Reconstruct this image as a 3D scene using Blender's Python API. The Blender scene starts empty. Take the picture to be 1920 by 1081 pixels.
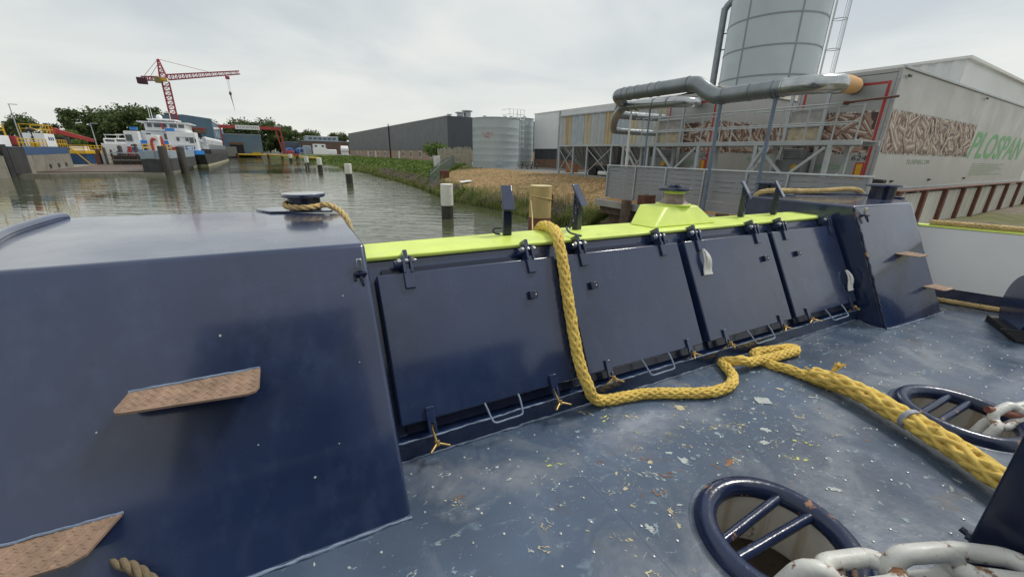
import bpy, bmesh, math, random
from mathutils import Vector, Matrix, noise as mnoise
random.seed(7)
scene = bpy.context.scene
COL = scene.collection
R = math.radians

# ---------------------------------------------------------------- camera
PITCH, ROLL, FPX = math.atan(251/741.), R(1.07), 741.0
cd = bpy.data.cameras.new('camera'); cam = bpy.data.objects.new('camera', cd); COL.objects.link(cam)
cd.sensor_width = 36.0; cd.lens = 36.0*FPX/1920.0; cd.clip_start = 0.05; cd.clip_end = 6000
right0 = Vector((1, 0, 0)); up0 = Vector((0, math.sin(PITCH), math.cos(PITCH))); back = Vector((0, -math.cos(PITCH), math.sin(PITCH)))
upv = up0*math.cos(ROLL) - right0*math.sin(ROLL)
rgt = right0*math.cos(ROLL) + up0*math.sin(ROLL)
cam.matrix_world = Matrix(((rgt.x, upv.x, back.x, 0), (rgt.y, upv.y, back.y, 0), (rgt.z, upv.z, back.z, 3.0), (0, 0, 0, 1)))
scene.camera = cam

# ---------------------------------------------------------------- sky: Nishita veiled by an overcast cloud deck
SUN_EL, SUN_AZ = R(52), R(62)          # azimuth clockwise from +Y
world = bpy.data.worlds.new('World'); scene.world = world; world.use_nodes = True
nt = world.node_tree; nt.nodes.clear()
def wn(t, **k):
    n = nt.nodes.new(t)
    for a, v in k.items(): setattr(n, a, v)
    return n
sky = wn('ShaderNodeTexSky', sky_type='NISHITA', sun_disc=False)
sky.sun_elevation = SUN_EL; sky.sun_rotation = SUN_AZ
skym = wn('ShaderNodeVectorMath', operation='SCALE'); skym.inputs['Scale'].default_value = 0.1
nt.links.new(sky.outputs[0], skym.inputs[0])
tc = wn('ShaderNodeTexCoord'); sep = wn('ShaderNodeSeparateXYZ'); nt.links.new(tc.outputs['Generated'], sep.inputs[0])
def m2(op, a, b):
    n = wn('ShaderNodeMath', operation=op)
    for i, v in enumerate((a, b)):
        if isinstance(v, (int, float)): n.inputs[i].default_value = v
        else: nt.links.new(v, n.inputs[i])
    return n.outputs[0]
den = m2('ADD', m2('MAXIMUM', sep.outputs[2], 0.0), 0.16)
comb = wn('ShaderNodeCombineXYZ')
nt.links.new(m2('DIVIDE', sep.outputs[0], den), comb.inputs[0]); nt.links.new(m2('DIVIDE', sep.outputs[1], den), comb.inputs[1])
n1 = wn('ShaderNodeTexNoise'); n1.inputs['Scale'].default_value = 0.75; n1.inputs['Detail'].default_value = 7; n1.inputs['Roughness'].default_value = 0.5; n1.inputs['Distortion'].default_value = 0.35
nt.links.new(comb.outputs[0], n1.inputs[0])
ramp = wn('ShaderNodeValToRGB')
ramp.color_ramp.elements[0].position = 0.35; ramp.color_ramp.elements[0].color = (0.40, 0.445, 0.475, 1)
ramp.color_ramp.elements[1].position = 0.64; ramp.color_ramp.elements[1].color = (0.655, 0.66, 0.625, 1)
e = ramp.color_ramp.elements.new(0.49); e.color = (0.535, 0.56, 0.56, 1)
nt.links.new(n1.outputs[0], ramp.inputs[0])
# thin bright veil towards the horizon
hz = wn('ShaderNodeMapRange'); hz.inputs['From Min'].default_value = 0.0; hz.inputs['From Max'].default_value = 0.30; hz.inputs['To Min'].default_value = 0.8; hz.inputs['To Max'].default_value = 0.0
nt.links.new(sep.outputs[2], hz.inputs[0])
mh = wn('ShaderNodeMix', data_type='RGBA'); nt.links.new(hz.outputs[0], mh.inputs['Factor']); nt.links.new(ramp.outputs[0], mh.inputs[6]); mh.inputs[7].default_value = (0.62, 0.625, 0.585, 1)
mx = wn('ShaderNodeMix', data_type='RGBA'); mx.inputs['Factor'].default_value = 0.93
nt.links.new(skym.outputs[0], mx.inputs[6]); nt.links.new(mh.outputs[2], mx.inputs[7])
bg = wn('ShaderNodeBackground'); bg.inputs['Strength'].default_value = 1.0
nt.links.new(mx.outputs[2], bg.inputs[0])
wo = wn('ShaderNodeOutputWorld'); nt.links.new(bg.outputs[0], wo.inputs[0])

# ---------------------------------------------------------------- sun behind thin cloud
sd = bpy.data.lights.new('sun', 'SUN'); sun = bpy.data.objects.new('sun', sd); COL.objects.link(sun)
sd.energy = 1.5; sd.angle = R(12); sd.color = (1.0, 0.965, 0.90)
sdir = Vector((math.sin(SUN_AZ)*math.cos(SUN_EL), math.cos(SUN_AZ)*math.cos(SUN_EL), math.sin(SUN_EL)))
sun.rotation_euler = (-sdir).to_track_quat('-Z', 'Y').to_euler(); sun.location = sdir*300

vs = scene.view_settings; vs.view_transform = 'Standard'; vs.look = 'None'; vs.exposure = 0.42; vs.gamma = 1.0; vs.use_curve_mapping = False

# ---------------------------------------------------------------- frames: W world, S site (x inland, y along the quay), B boat (x along bulwark, y outboard)
FR = {'W': Matrix.Identity(4), 'S': Matrix.Rotation(R(31.26), 4, 'Z'), 'B': Matrix.Rotation(R(27.06), 4, 'Z')}
BASE, FRAME = {}, {}

# ---------------------------------------------------------------- mesh builder
class MB:
    def __init__(s): s.v, s.f, s.m, s.mi = [], [], [], 0
    def add(s, vs, fs):
        o = len(s.v); s.v += [Vector(p) for p in vs]
        for f in fs: s.f.append([i+o for i in f]); s.m.append(s.mi)
        return s
    def hexa(s, p):      # 4 bottom (ccw from above) + 4 top
        return s.add(p, [(3,2,1,0),(4,5,6,7),(0,1,5,4),(1,2,6,5),(2,3,7,6),(3,0,4,7)])
    def box(s, x0, x1, y0, y1, z0, z1):
        return s.hexa([(x0,y0,z0),(x1,y0,z0),(x1,y1,z0),(x0,y1,z0),(x0,y0,z1),(x1,y0,z1),(x1,y1,z1),(x0,y1,z1)])
    def bar(s, p, q, w, h, up=(0,0,1)):
        p, q = Vector(p), Vector(q); d = (q-p).normalized(); u = Vector(up)
        if abs(d.dot(u)) > .97: u = Vector((0,1,0))
        x = d.cross(u).normalized()*w/2; y = x.cross(d).normalized()*h/2
        return s.hexa([p-x-y, p+x-y, q+x-y, q-x-y, p-x+y, p+x+y, q+x+y, q-x+y])
    def prism(s, poly, z0, z1):
        n = len(poly); vs = [(x,y,z0) for x,y in poly]+[(x,y,z1) for x,y in poly]
        return s.add(vs, [tuple(range(n-1,-1,-1)), tuple(range(n,2*n))]+[(i,(i+1)%n,n+(i+1)%n,n+i) for i in range(n)])
    def extr(s, poly, vec):  # 3d polygon extruded along vec
        n = len(poly); vec = Vector(vec); vs = [Vector(p) for p in poly]+[Vector(p)+vec for p in poly]
        return s.add(vs, [tuple(range(n-1,-1,-1)), tuple(range(n,2*n))]+[(i,(i+1)%n,n+(i+1)%n,n+i) for i in range(n)])
    def tube(s, pts, r, n=8, closed=False, cap=True, flat=1.0):
        pts = [Vector(p) for p in pts]; m = len(pts); rr = r if isinstance(r,(list,tuple)) else [r]*m
        fr = frames(pts, closed); vs = []
        for i in range(m):
            t, a, b = fr[i]
            for k in range(n):
                th = 2*math.pi*k/n; vs.append(pts[i]+a*(math.cos(th)*rr[i])+b*(math.sin(th)*rr[i]*flat))
        fs = []
        for i in range(m if closed else m-1):
            j = (i+1) % m
            for k in range(n): fs.append((i*n+k, i*n+(k+1)%n, j*n+(k+1)%n, j*n+k))
        if cap and not closed: fs += [tuple(range(n-1,-1,-1)), tuple((m-1)*n+k for k in range(n))]
        return s.add(vs, fs)
    def cyl(s, p, q, r, n=12, r2=None): return s.tube([p,q], [r, r if r2 is None else r2], n)
    def lathe(s, c, prof, n=24, axis='Z'):
        vs, fs = [], []; c = Vector(c)
        for (r,h) in prof:
            for k in range(n):
                th = 2*math.pi*k/n; x, y = r*math.cos(th), r*math.sin(th)
                vs.append(c+Vector((x,y,h)) if axis=='Z' else c+Vector((h,x,y)) if axis=='X' else c+Vector((y,h,x)))
        for i in range(len(prof)-1):
            for k in range(n): fs.append((i*n+k, i*n+(k+1)%n, (i+1)*n+(k+1)%n, (i+1)*n+k))
        if prof[0][0] > 1e-6: fs.append(tuple(range(n-1,-1,-1)))
        if prof[-1][0] > 1e-6: fs.append(tuple((len(prof)-1)*n+k for k in range(n)))
        return s.add(vs, fs)
    def ball(s, c, r, n=8, sz=1.0):
        return s.lathe(c, [(max(1e-7,r*math.sin(math.pi*i/n)), -r*sz*math.cos(math.pi*i/n)) for i in range(n+1)], n*2)
    def xf(s, M):
        s.v = [M @ p for p in s.v]; return s

def frames(pts, closed=False):
    m = len(pts); out = []; a = None
    for i in range(m):
        if closed: t = (pts[(i+1)%m]-pts[i-1])
        else: t = pts[min(i+1,m-1)]-pts[max(i-1,0)]
        t = t.normalized() if t.length > 1e-9 else Vector((0,0,1))
        if a is None:
            u = Vector((0,0,1)) if abs(t.z) < .9 else Vector((1,0,0)); a = t.cross(u).normalized()
        else:
            a = (a - t*a.dot(t)); a = a.normalized() if a.length > 1e-6 else t.orthogonal().normalized()
        out.append((t, a, t.cross(a)))
    return out
def spline(pts, step=.02):
    pts = [Vector(p) for p in pts]; q = [pts[0]*2-pts[1]]+pts+[pts[-1]*2-pts[-2]]; out = []
    for i in range(1, len(q)-2):
        p0,p1,p2,p3 = q[i-1:i+3]; n = max(2, int((p2-p1).length/step))
        for k in range(n):
            t = k/n; out.append(.5*((2*p1)+(p2-p0)*t+(2*p0-5*p1+4*p2-p3)*t*t+(3*p1-p0-3*p2+p3)*t**3))
    out.append(pts[-1]); return out

def root(o):
    while o.parent: o = o.parent
    return o
def thing(name, label, cat, base, frame='S', group=None, kind=None):
    o = bpy.data.objects.new(name, None); COL.objects.link(o); o.empty_display_size = .2
    o.matrix_world = FR[frame] @ Matrix.Translation(base)
    BASE[o.name] = Vector(base)
    tag(o, label, cat, group, kind); return o
def tag(o, label=None, cat=None, group=None, kind=None):
    if label: o['label'] = label
    if cat: o['category'] = cat
    if group: o['group'] = group
    if kind: o['kind'] = kind
    return o
def build(mb, name, mats, parent=None, base=None, frame='S', smooth=None, bevel=0, kind=None, seg=2):
    me = bpy.data.meshes.new(name)
    b = BASE[root(parent).name] if parent else Vector(base if base is not None else (0,0,0))
    me.from_pydata([tuple(p-b) for p in mb.v], [], mb.f); me.update()
    if not isinstance(mats, (list,tuple)): mats = [mats]
    for m in mats: me.materials.append(m)
    if len(mats) > 1: me.polygons.foreach_set('material_index', mb.m)
    bm = bmesh.new(); bm.from_mesh(me); bmesh.ops.recalc_face_normals(bm, faces=bm.faces); bm.to_mesh(me); bm.free()
    if smooth is not None:
        me.polygons.foreach_set('use_smooth', [True]*len(me.polygons)); me.set_sharp_from_angle(angle=R(smooth))
    o = bpy.data.objects.new(name, me); COL.objects.link(o)
    if parent: o.parent = parent
    else:
        o.matrix_world = FR[frame] @ Matrix.Translation(b); BASE[o.name] = b
    if bevel:
        md = o.modifiers.new('bevel', 'BEVEL'); md.width = bevel; md.segments = seg; md.limit_method = 'ANGLE'; md.angle_limit = R(35)
        if smooth is None:
            me.polygons.foreach_set('use_smooth', [True]*len(me.polygons)); me.set_sharp_from_angle(angle=R(30))
    if kind: o['kind'] = kind
    return o
def copy_tree(o, parent=None):
    c = o.copy(); COL.objects.link(c); c.parent = parent
    for ch in list(o.children): copy_tree(ch, c)
    return c
def place(o, base, frame='S', rz=0, sc=1):
    o.matrix_world = FR[frame] @ Matrix.Translation(base) @ Matrix.Rotation(rz, 4, 'Z') @ Matrix.Scale(sc, 4)
def piece(src, offset, parent, rz=0, mat=None):
    c = src.copy(); COL.objects.link(c); c.parent = parent; c.location = offset; c.rotation_euler = (0,0,rz); return c
def text(name, s, mat, parent, org, xd, yd, size, shear=0, w=None, thick=.002, bold=0):
    cu = bpy.data.curves.new(name, 'FONT'); cu.body = s; cu.size = size; cu.shear = shear; cu.extrude = thick; cu.resolution_u = 3; cu.offset = bold
    to = bpy.data.objects.new(name, cu); COL.objects.link(to); me = bpy.data.meshes.new_from_object(to)
    bpy.data.objects.remove(to); xs = [v.co.x for v in me.vertices]
    sx = 1 if w is None else w/(max(xs)-min(xs)); x0 = min(xs)
    xd, yd = Vector(xd).normalized(), Vector(yd).normalized(); nd = xd.cross(yd); b = BASE[root(parent).name]; org = Vector(org)
    for v in me.vertices: v.co = org-b+xd*((v.co.x-x0)*sx)+yd*v.co.y+nd*v.co.z
    me.materials.append(mat); o = bpy.data.objects.new(name, me); COL.objects.link(o); o.parent = parent; return o

# ---------------------------------------------------------------- materials
MATS = {}
def mat(name, col, rough=.5, metal=0, var=.12, vs=3, bump=0, bs=40, wear=None, wt=.62, ws=6, streak=None, st=.55, stretch=(1,1,1), coat=0, spec=.5, rvar=.1, wave=None):
    if name in MATS: return MATS[name]
    m = bpy.data.materials.new(name); m.use_nodes = True; t = m.node_tree; N = t.nodes; Lk = t.links.new
    p = N['Principled BSDF']; p.inputs['Roughness'].default_value = rough; p.inputs['Metallic'].default_value = metal
    p.inputs['Specular IOR Level'].default_value = spec; p.inputs['Coat Weight'].default_value = coat; p.inputs['Coat Roughness'].default_value = .085
    tcn = N.new('ShaderNodeTexCoord'); mp = N.new('ShaderNodeMapping'); mp.inputs['Scale'].default_value = stretch; Lk(tcn.outputs['Object'], mp.inputs[0])
    def noi(scale, det=5, rg=.55, src=mp.outputs[0]):
        n = N.new('ShaderNodeTexNoise'); n.inputs['Scale'].default_value = scale; n.inputs['Detail'].default_value = det; n.inputs['Roughness'].default_value = rg; Lk(src, n.inputs[0]); return n.outputs[0]
    def mix(f, a, b):
        n = N.new('ShaderNodeMix'); n.data_type = 'RGBA'
        Lk(f, n.inputs[0])
        for i, v in ((6,a),(7,b)):
            if isinstance(v, tuple): n.inputs[i].default_value = v
            else: Lk(v, n.inputs[i])
        return n.outputs[2]
    def step(f, a, b, lo=0., hi=1.):
        n = N.new('ShaderNodeMapRange'); n.inputs[1].default_value = a; n.inputs[2].default_value = b; n.inputs[3].default_value = lo; n.inputs[4].default_value = hi; Lk(f, n.inputs[0]); return n.outputs[0]
    c0 = tuple(max(0,x*(1-var)) for x in col)+(1,); c1 = tuple(min(1,x*(1+var)) for x in col)+(1,)
    nz = noi(vs); c = mix(step(nz,.3,.7), c0, c1)
    rn = step(noi(vs*2.3), .3, .7, max(0,rough-rvar), min(1,rough+rvar))
    if wear:
        f = step(noi(ws, 8, .65), wt, wt+.05); c = mix(f, c, tuple(wear)+(1,))
    if streak:
        mp2 = N.new('ShaderNodeMapping'); mp2.inputs['Scale'].default_value = (8,8,.2); Lk(tcn.outputs['Object'], mp2.inputs[0])
        f = step(noi(1.2, 6, .6, mp2.outputs[0]), st, st+.22, 0, .85); c = mix(f, c, tuple(streak)+(1,))
    Lk(c, p.inputs['Base Color']); Lk(rn, p.inputs['Roughness'])
    if bump or wave:
        b = N.new('ShaderNodeBump'); b.inputs['Strength'].default_value = bump or .4; b.inputs['Distance'].default_value = .02
        if wave:
            w = N.new('ShaderNodeTexWave'); w.wave_type = 'BANDS'; w.bands_direction = wave[0]; w.inputs['Scale'].default_value = wave[1]; Lk(tcn.outputs['Object'], w.inputs[0]); Lk(w.outputs[1], b.inputs['Height'])
            b.inputs['Distance'].default_value = wave[2]
        else: Lk(noi(bs, 4), b.inputs['Height'])
        Lk(b.outputs[0], p.inputs['Normal'])
    MATS[name] = m; return m
def vcol_mat(name, attr, rough=.8, bump=.3, bs=8, trans=0):
    m = bpy.data.materials.new(name); m.use_nodes = True; t = m.node_tree; p = t.nodes['Principled BSDF']; p.inputs['Roughness'].default_value = rough; p.inputs['Specular IOR Level'].default_value = .25
    a = t.nodes.new('ShaderNodeVertexColor'); a.layer_name = attr; 
    n2 = t.nodes.new('ShaderNodeTexNoise'); n2.inputs['Scale'].default_value = 2.6; n2.inputs['Detail'].default_value = 9; n2.inputs['Roughness'].default_value = .7
    tc2 = t.nodes.new('ShaderNodeTexCoord'); t.links.new(tc2.outputs['Object'], n2.inputs[0]); mr = t.nodes.new('ShaderNodeMapRange'); mr.inputs[1].default_value = .3; mr.inputs[2].default_value = .7; mr.inputs[3].default_value = .55; mr.inputs[4].default_value = 1.3; t.links.new(n2.outputs[0], mr.inputs[0])
    vm = t.nodes.new('ShaderNodeVectorMath'); vm.operation = 'SCALE'; t.links.new(a.outputs[0], vm.inputs[0]); t.links.new(mr.outputs[0], vm.inputs['Scale']); t.links.new(vm.outputs[0], p.inputs['Base Color'])
    if bump:
        n = t.nodes.new('ShaderNodeTexNoise'); n.inputs['Scale'].default_value = bs; n.inputs['Detail'].default_value = 6
        tcn = t.nodes.new('ShaderNodeTexCoord'); t.links.new(tcn.outputs['Object'], n.inputs[0])
        b = t.nodes.new('ShaderNodeBump'); b.inputs['Strength'].default_value = bump; b.inputs['Distance'].default_value = .1; t.links.new(n.outputs[0], b.inputs['Height']); t.links.new(b.outputs[0], p.inputs['Normal'])
    return m
def vcol(o, cols):   # cols: one rgb per face
    me = o.data; at = me.color_attributes.new('col', 'FLOAT_COLOR', 'CORNER'); buf = []
    for pl in me.polygons: buf += list(cols[pl.index])*0 + [x for _ in range(pl.loop_total) for x in (*cols[pl.index], 1.0)]
    at.data.foreach_set('color', buf)

NAVY = mat('navy_paint', (.016,.031,.086), .26, 0, .30, .9, bump=.16, bs=1.3, streak=(.028,.047,.110), st=.50, wear=(.25,.27,.30), wt=.80, ws=45, rvar=.10, coat=.75)
NAVYD = mat('navy_paint_dark', (.012,.018,.046), .22, 0, .15, 2, bump=.04, bs=9)
NAVYW = mat('navy_paint_worn', (.014,.024,.064), .22, 0, .25, 4, bump=.12, bs=22, wear=(.38,.20,.11), wt=.61, ws=7)
LIME = mat('lime_paint', (.68,.82,.16), .40, 0, .10, 4, bump=.08, bs=18, wear=(.52,.58,.09), wt=.66, ws=6)
BRASS = mat('brass', (.42,.29,.12), .42, .75, .2, 30)
STEELB = mat('bright_steel', (.62,.62,.60), .25, .9, .2, 20, wear=(.12,.08,.05), wt=.62, ws=30)
RUSTSTEP = mat('rusty_tread', (.33,.22,.155), .58, .15, .28, 9, bump=.25, bs=70, wear=(.38,.27,.18), wt=.60, ws=14)
PALEWELD = mat('pale_blue_edge', (.20,.26,.36), .5, 0, .2, 12, bump=.3, bs=60)
WHITEP = mat('white_paint', (.66,.66,.65), .4, 0, .04, 2)
CREAM = mat('cream_well_paint', (.70,.68,.62), .5, 0, .12, 4, streak=(.34,.19,.07), st=.52, wear=(.20,.10,.04), wt=.64, ws=5)
RUBBER = mat('black_rubber', (.012,.012,.013), .6, 0, .2, 5)
CHAINW = mat('chain_white_paint', (.66,.66,.62), .42, 0, .10, 10, bump=.12, bs=45, wear=(.20,.09,.035), wt=.56, ws=9)
ROPEY = mat('yellow_rope_fibre', (.92,.63,.165), .75, 0, .18, 9, bump=.5, bs=260, wear=(.50,.29,.06), wt=.60, ws=11, spec=.2)
ROPEB = mat('pale_rope_fibre', (.66,.49,.23), .8, 0, .22, 9, bump=.5, bs=260, spec=.2)
ROPEG = mat('old_grey_rope', (.22,.17,.11), .85, 0, .3, 9, bump=.5, bs=200, spec=.2)
GALV = mat('galvanised_steel', (.40,.43,.45), .42, .35, .14, 3, wear=(.26,.17,.10), wt=.76, ws=5)
ZINC = mat('zinc_duct', (.24,.262,.28), .34, .55, .16, 2.2, bump=.05, bs=8)
# ================================================================ water
def water_mat():
    m = bpy.data.materials.new('harbour_water'); m.use_nodes = True; t = m.node_tree; N = t.nodes; L = t.links.new; p = N['Principled BSDF']
    p.inputs['Base Color'].default_value = (.062,.072,.036,1); p.inputs['Roughness'].default_value = .02; p.inputs['IOR'].default_value = 1.33
    tcn = N.new('ShaderNodeTexCoord')
    def nz(scale, st, det=3, rot=0):
        mp = N.new('ShaderNodeMapping'); mp.inputs['Scale'].default_value = st; mp.inputs['Rotation'].default_value = (0,0,rot); L(tcn.outputs['Object'], mp.inputs[0])
        n = N.new('ShaderNodeTexNoise'); n.inputs['Scale'].default_value = scale; n.inputs['Detail'].default_value = det; n.inputs['Roughness'].default_value = .55; n.inputs['Distortion'].default_value = .4; L(mp.outputs[0], n.inputs[0]); return n.outputs[0]
    def ma(op,a,b):
        n = N.new('ShaderNodeMath'); n.operation = op
        for i,v in enumerate((a,b)):
            if isinstance(v,(int,float)): n.inputs[i].default_value = v
            else: L(v, n.inputs[i])
        return n.outputs[0]
    patch = N.new('ShaderNodeMapRange'); patch.inputs[1].default_value = .42; patch.inputs[2].default_value = .62; patch.inputs[3].default_value = .22; patch.inputs[4].default_value = 1; L(nz(.06,(1,.55,1),3,.5), patch.inputs[0])
    h = ma('ADD', ma('MULTIPLY', nz(1.0,(.40,1.7,1),3,.12), 1.0), ma('MULTIPLY', nz(3.2,(.5,1.6,1),2,-.1), .16))
    b = N.new('ShaderNodeBump'); b.inputs['Distance'].default_value = .075; L(h, b.inputs['Height']); L(ma('MULTIPLY',patch.outputs[0],.62), b.inputs['Strength']); L(b.outputs[0], p.inputs['Normal'])
    return m
mb = MB(); mb.add([(-2500,-2500,0),(2500,-2500,0),(2500,2500,0),(-2500,2500,0)], [(0,1,2,3)])
tag(build(mb, 'water', water_mat(), None, frame='W'), 'grey green rippled harbour water', 'water', kind='structure')
# ================================================================ TUGBOAT (frame B: x=u, y=o, z)
DZ = 1.3
tug = thing('tugboat', 'dark navy tugboat foredeck with lime capped bulwark and hinged locker lids', 'tugboat', (2.5, 0, 0), 'B')
# hull shell
hp = [(-7,3.5),(-1.8,4.12),(.2,3.66),(.45,2.84),(5.25,2.84),(5.45,3.5),(7.25,2.95),(7.75,1.4),(8.1,-1),(7.2,-6),(-7,-9)]
mb = MB(); n = len(hp)
mb.add([(x,y,1.29) for x,y in hp]+[(x*.97+.07,y*.95,-.6) for x,y in hp], [(i,(i+1)%n,n+(i+1)%n,n+i) for i in range(n)])
build(mb, 'hull', NAVYD, tug)
# deck material
def deck_mat():
    m = mat('deck_paint', (.068,.098,.150), .30, 0, .40, .9, bump=.10, bs=14, rvar=.12)
    t = m.node_tree; N = t.nodes; L = t.links.new; p = N['Principled BSDF']
    src = p.inputs['Base Color'].links[0].from_socket
    tcn = N.new('ShaderNodeTexCoord')
    def lay(scale, lo, hi, col, src, amt=1., det=8, mscale=(1,1,1)):
        mp = N.new('ShaderNodeMapping'); mp.inputs['Scale'].default_value = mscale; L(tcn.outputs['Object'], mp.inputs[0])
        n = N.new('ShaderNodeTexNoise'); n.inputs['Scale'].default_value = scale; n.inputs['Detail'].default_value = det; n.inputs['Roughness'].default_value = .62; n.inputs['Distortion'].default_value = .6; L(mp.outputs[0], n.inputs[0])
        r = N.new('ShaderNodeMapRange'); r.inputs[1].default_value = lo; r.inputs[2].default_value = hi; r.inputs[4].default_value = amt; L(n.outputs[0], r.inputs[0])
        x = N.new('ShaderNodeMix'); x.data_type = 'RGBA'; L(r.outputs[0], x.inputs[0]); L(src, x.inputs[6]); x.inputs[7].default_value = (*col,1); return x.outputs[2]
    s = lay(2.2, .50, .75, (.25,.268,.29), src, .8)
    s = lay(5, .60, .72, (.10,.085,.075), s, .55)
    s = lay(16, .655, .69, (.27,.33,.36), s, .55)
    s = lay(38, .705, .72, (.52,.54,.50), s, .9)
    s = lay(7, .60, .68, (.20,.27,.33), s, .5, 9, (1,2.4,1))
    s = lay(11, .655, .675, (.34,.38,.37), s, .7, 10, (1.3,2.2,1))
    L(s, p.inputs['Base Color']); return m
DECK = deck_mat()
H1, H2, HO, HR = 1.767, 3.917, .666, .285
mb = MB(); q = .45
def hole_patch(cx, cy):
    n = 48; vi = []; vo = []
    for k in range(n):
        a = 2*math.pi*k/n; c, s_ = math.cos(a), math.sin(a); g = q/max(abs(c),abs(s_))
        vi.append((cx+HR*c, cy+HR*s_, DZ)); vo.append((cx+g*c, cy+g*s_, DZ))
    mb.add(vi+vo, [(k,(k+1)%n,n+(k+1)%n,n+k) for k in range(n)])
hole_patch(H1,HO); hole_patch(H2,HO)
def dq(x0,x1,y0,y1): mb.add([(x0,y0,DZ),(x1,y0,DZ),(x1,y1,DZ),(x0,y1,DZ)], [(0,1,2,3)])
dq(-6.5,7.0,HO+q,2.2); dq(-6.5,7.9,-5.5,HO-q); dq(7.0,7.62,HO-q,1.95); dq(-6.5,H1-q,HO-q,HO+q); dq(H1+q,H2-q,HO-q,HO+q); dq(H2+q,7.0,HO-q,HO+q)
deck = build(mb, 'deck', DECK, tug)
# weld seams of the deck plates
for pts in ([(1.165,1.90),(1.175,1.4),(1.20,.9),(1.213,.4),(1.22,-1)], [(5.0,1.9),(5.02,.5),(5.03,-1)]):
    mb = MB(); sp = spline([(x,y,DZ) for x,y in pts], .08); mb.tube([p+Vector((random.uniform(-.003,.003),random.uniform(-.003,.003),-.001)) for p in sp], .007, 6, flat=.4); build(mb, 'weld_seam', DECK, deck, smooth=60)
# anti-slip studs
mb = MB()
for i in range(-14,36):
    for j in range(-10,22):
        u, o = .25+i*.155+(.07 if j%2 else 0)+random.uniform(-.012,.012), .05+j*.135+random.uniform(-.012,.012)
        if o > 1.86 or (u < .28 and o > 1.5) or (u > 5.3 and o > 1.55) or math.hypot(u-H1,o-HO) < .45 or math.hypot(u-H2,o-HO) < .45 or u > 6.9 or random.random() < .34: continue
        mb.lathe((u,o,DZ), [(.0070,0),(.006,.004),(.0025,.0052)], 7)
build(mb, 'stud', mat('stud_metal',(.46,.48,.48),.35,.3,.3,20), deck, smooth=50, kind='stuff')
# paint spatter: flat dried blobs
SP = [mat('spatter_white',(.42,.46,.45),.6,0,.2,20), mat('spatter_pale_blue',(.23,.31,.37),.6,0,.2,20), mat('spatter_yellow',(.55,.56,.16),.6,0,.15,20), mat('spatter_rust',(.26,.12,.05),.7,0,.3,30), mat('spatter_cream',(.52,.46,.30),.6,0,.15,20), mat('spatter_lime',(.55,.72,.08),.6,0,.1,20)]
mb = MB(); rnd = random.Random(21)
def blob(u, o, s, ang, asp, mi, ring=False):
    n = rnd.randint(7,13) if s < .01 else rnd.randint(14,24); vs = []; ca, sa = math.cos(ang), math.sin(ang); z = DZ+.0012+rnd.random()*.0015; mb.mi = mi
    rads = [rnd.uniform(.45,1.3) for _ in range(n)]
    P = lambda k, g: (lambda x, y: (u+x*ca-y*sa, o+x*sa+y*ca, z))(s*g*rads[k]*math.cos(6.283*k/n), s*asp*g*rads[k]*math.sin(6.283*k/n))
    if ring:
        k0 = rnd.randint(0,n-1); m = rnd.randint(n//2, n)
        for k in range(m-1):
            a, b = (k0+k)%n, (k0+k+1)%n; w = rnd.uniform(.62,.86)
            mb.add([P(a,1),P(b,1),P(b,w),P(a,w)], [(0,1,2,3)])
    else: mb.add([P(k,1) for k in range(n)], [tuple(range(n))])
ok_deck = lambda u,o: not (o > 1.88 or (u < .3 and o > 1.5) or (u > 5.3 and o > 1.55) or math.hypot(u-H1,o-HO) < .40 or math.hypot(u-H2,o-HO) < .40)
for i in range(1000):
    if rnd.random() < .62: u, o = rnd.gauss(2.1,.62), rnd.gauss(1.32,.33)
    else: u, o = rnd.uniform(-.3,6.6), rnd.uniform(-.2,1.9)
    if not ok_deck(u,o): continue
    s = min(.022, .0016*math.exp(abs(rnd.gauss(0,.95)))); mi = rnd.choices(range(6),(5,6,.9,1.2,3,.3))[0]
    blob(u, o, s, rnd.gauss(-.5,.6), rnd.uniform(.25,.8), mi, s > .012 and rnd.random() < .5)
for i in range(95):     # larger scuffs made of clustered flecks
    u, o = rnd.gauss(2.2,.75), rnd.gauss(1.3,.33)
    if not ok_deck(u,o): continue
    mi = rnd.choice((0,0,1,1,4,4,2)); an = rnd.gauss(-.5,.5)
    for k in range(rnd.randint(9,26)):
        t = rnd.gauss(0,.038); w = rnd.gauss(0,.014); uu, oo = u+t*math.cos(an)-w*math.sin(an), o+t*math.sin(an)+w*math.cos(an)
        if ok_deck(uu,oo): blob(uu, oo, min(.016,.0018*math.exp(abs(rnd.gauss(0,1.1)))), an+rnd.gauss(0,.4), rnd.uniform(.25,.6), mi, rnd.random()<.35)
for i in range(120):
    u, o = rnd.gauss(2.0,.75), rnd.gauss(1.25,.35)
    if ok_deck(u,o): blob(u, o, rnd.uniform(.010,.040), rnd.gauss(-.5,.6), rnd.uniform(.3,.8), rnd.choice((0,0,1,1,4,3)), rnd.random() < .7)
build(mb, 'paint_spatter', SP, deck, kind='stuff')
mb = MB(); mb.prism([(2.76,1.385),(2.845,1.335),(2.885,1.40),(2.80,1.452),(2.775,1.425)], DZ+.003, DZ+.005)
tag(build(mb, 'tape_patch', SP[0], deck), 'pale rectangular tape patch stuck on the deck')

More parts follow.
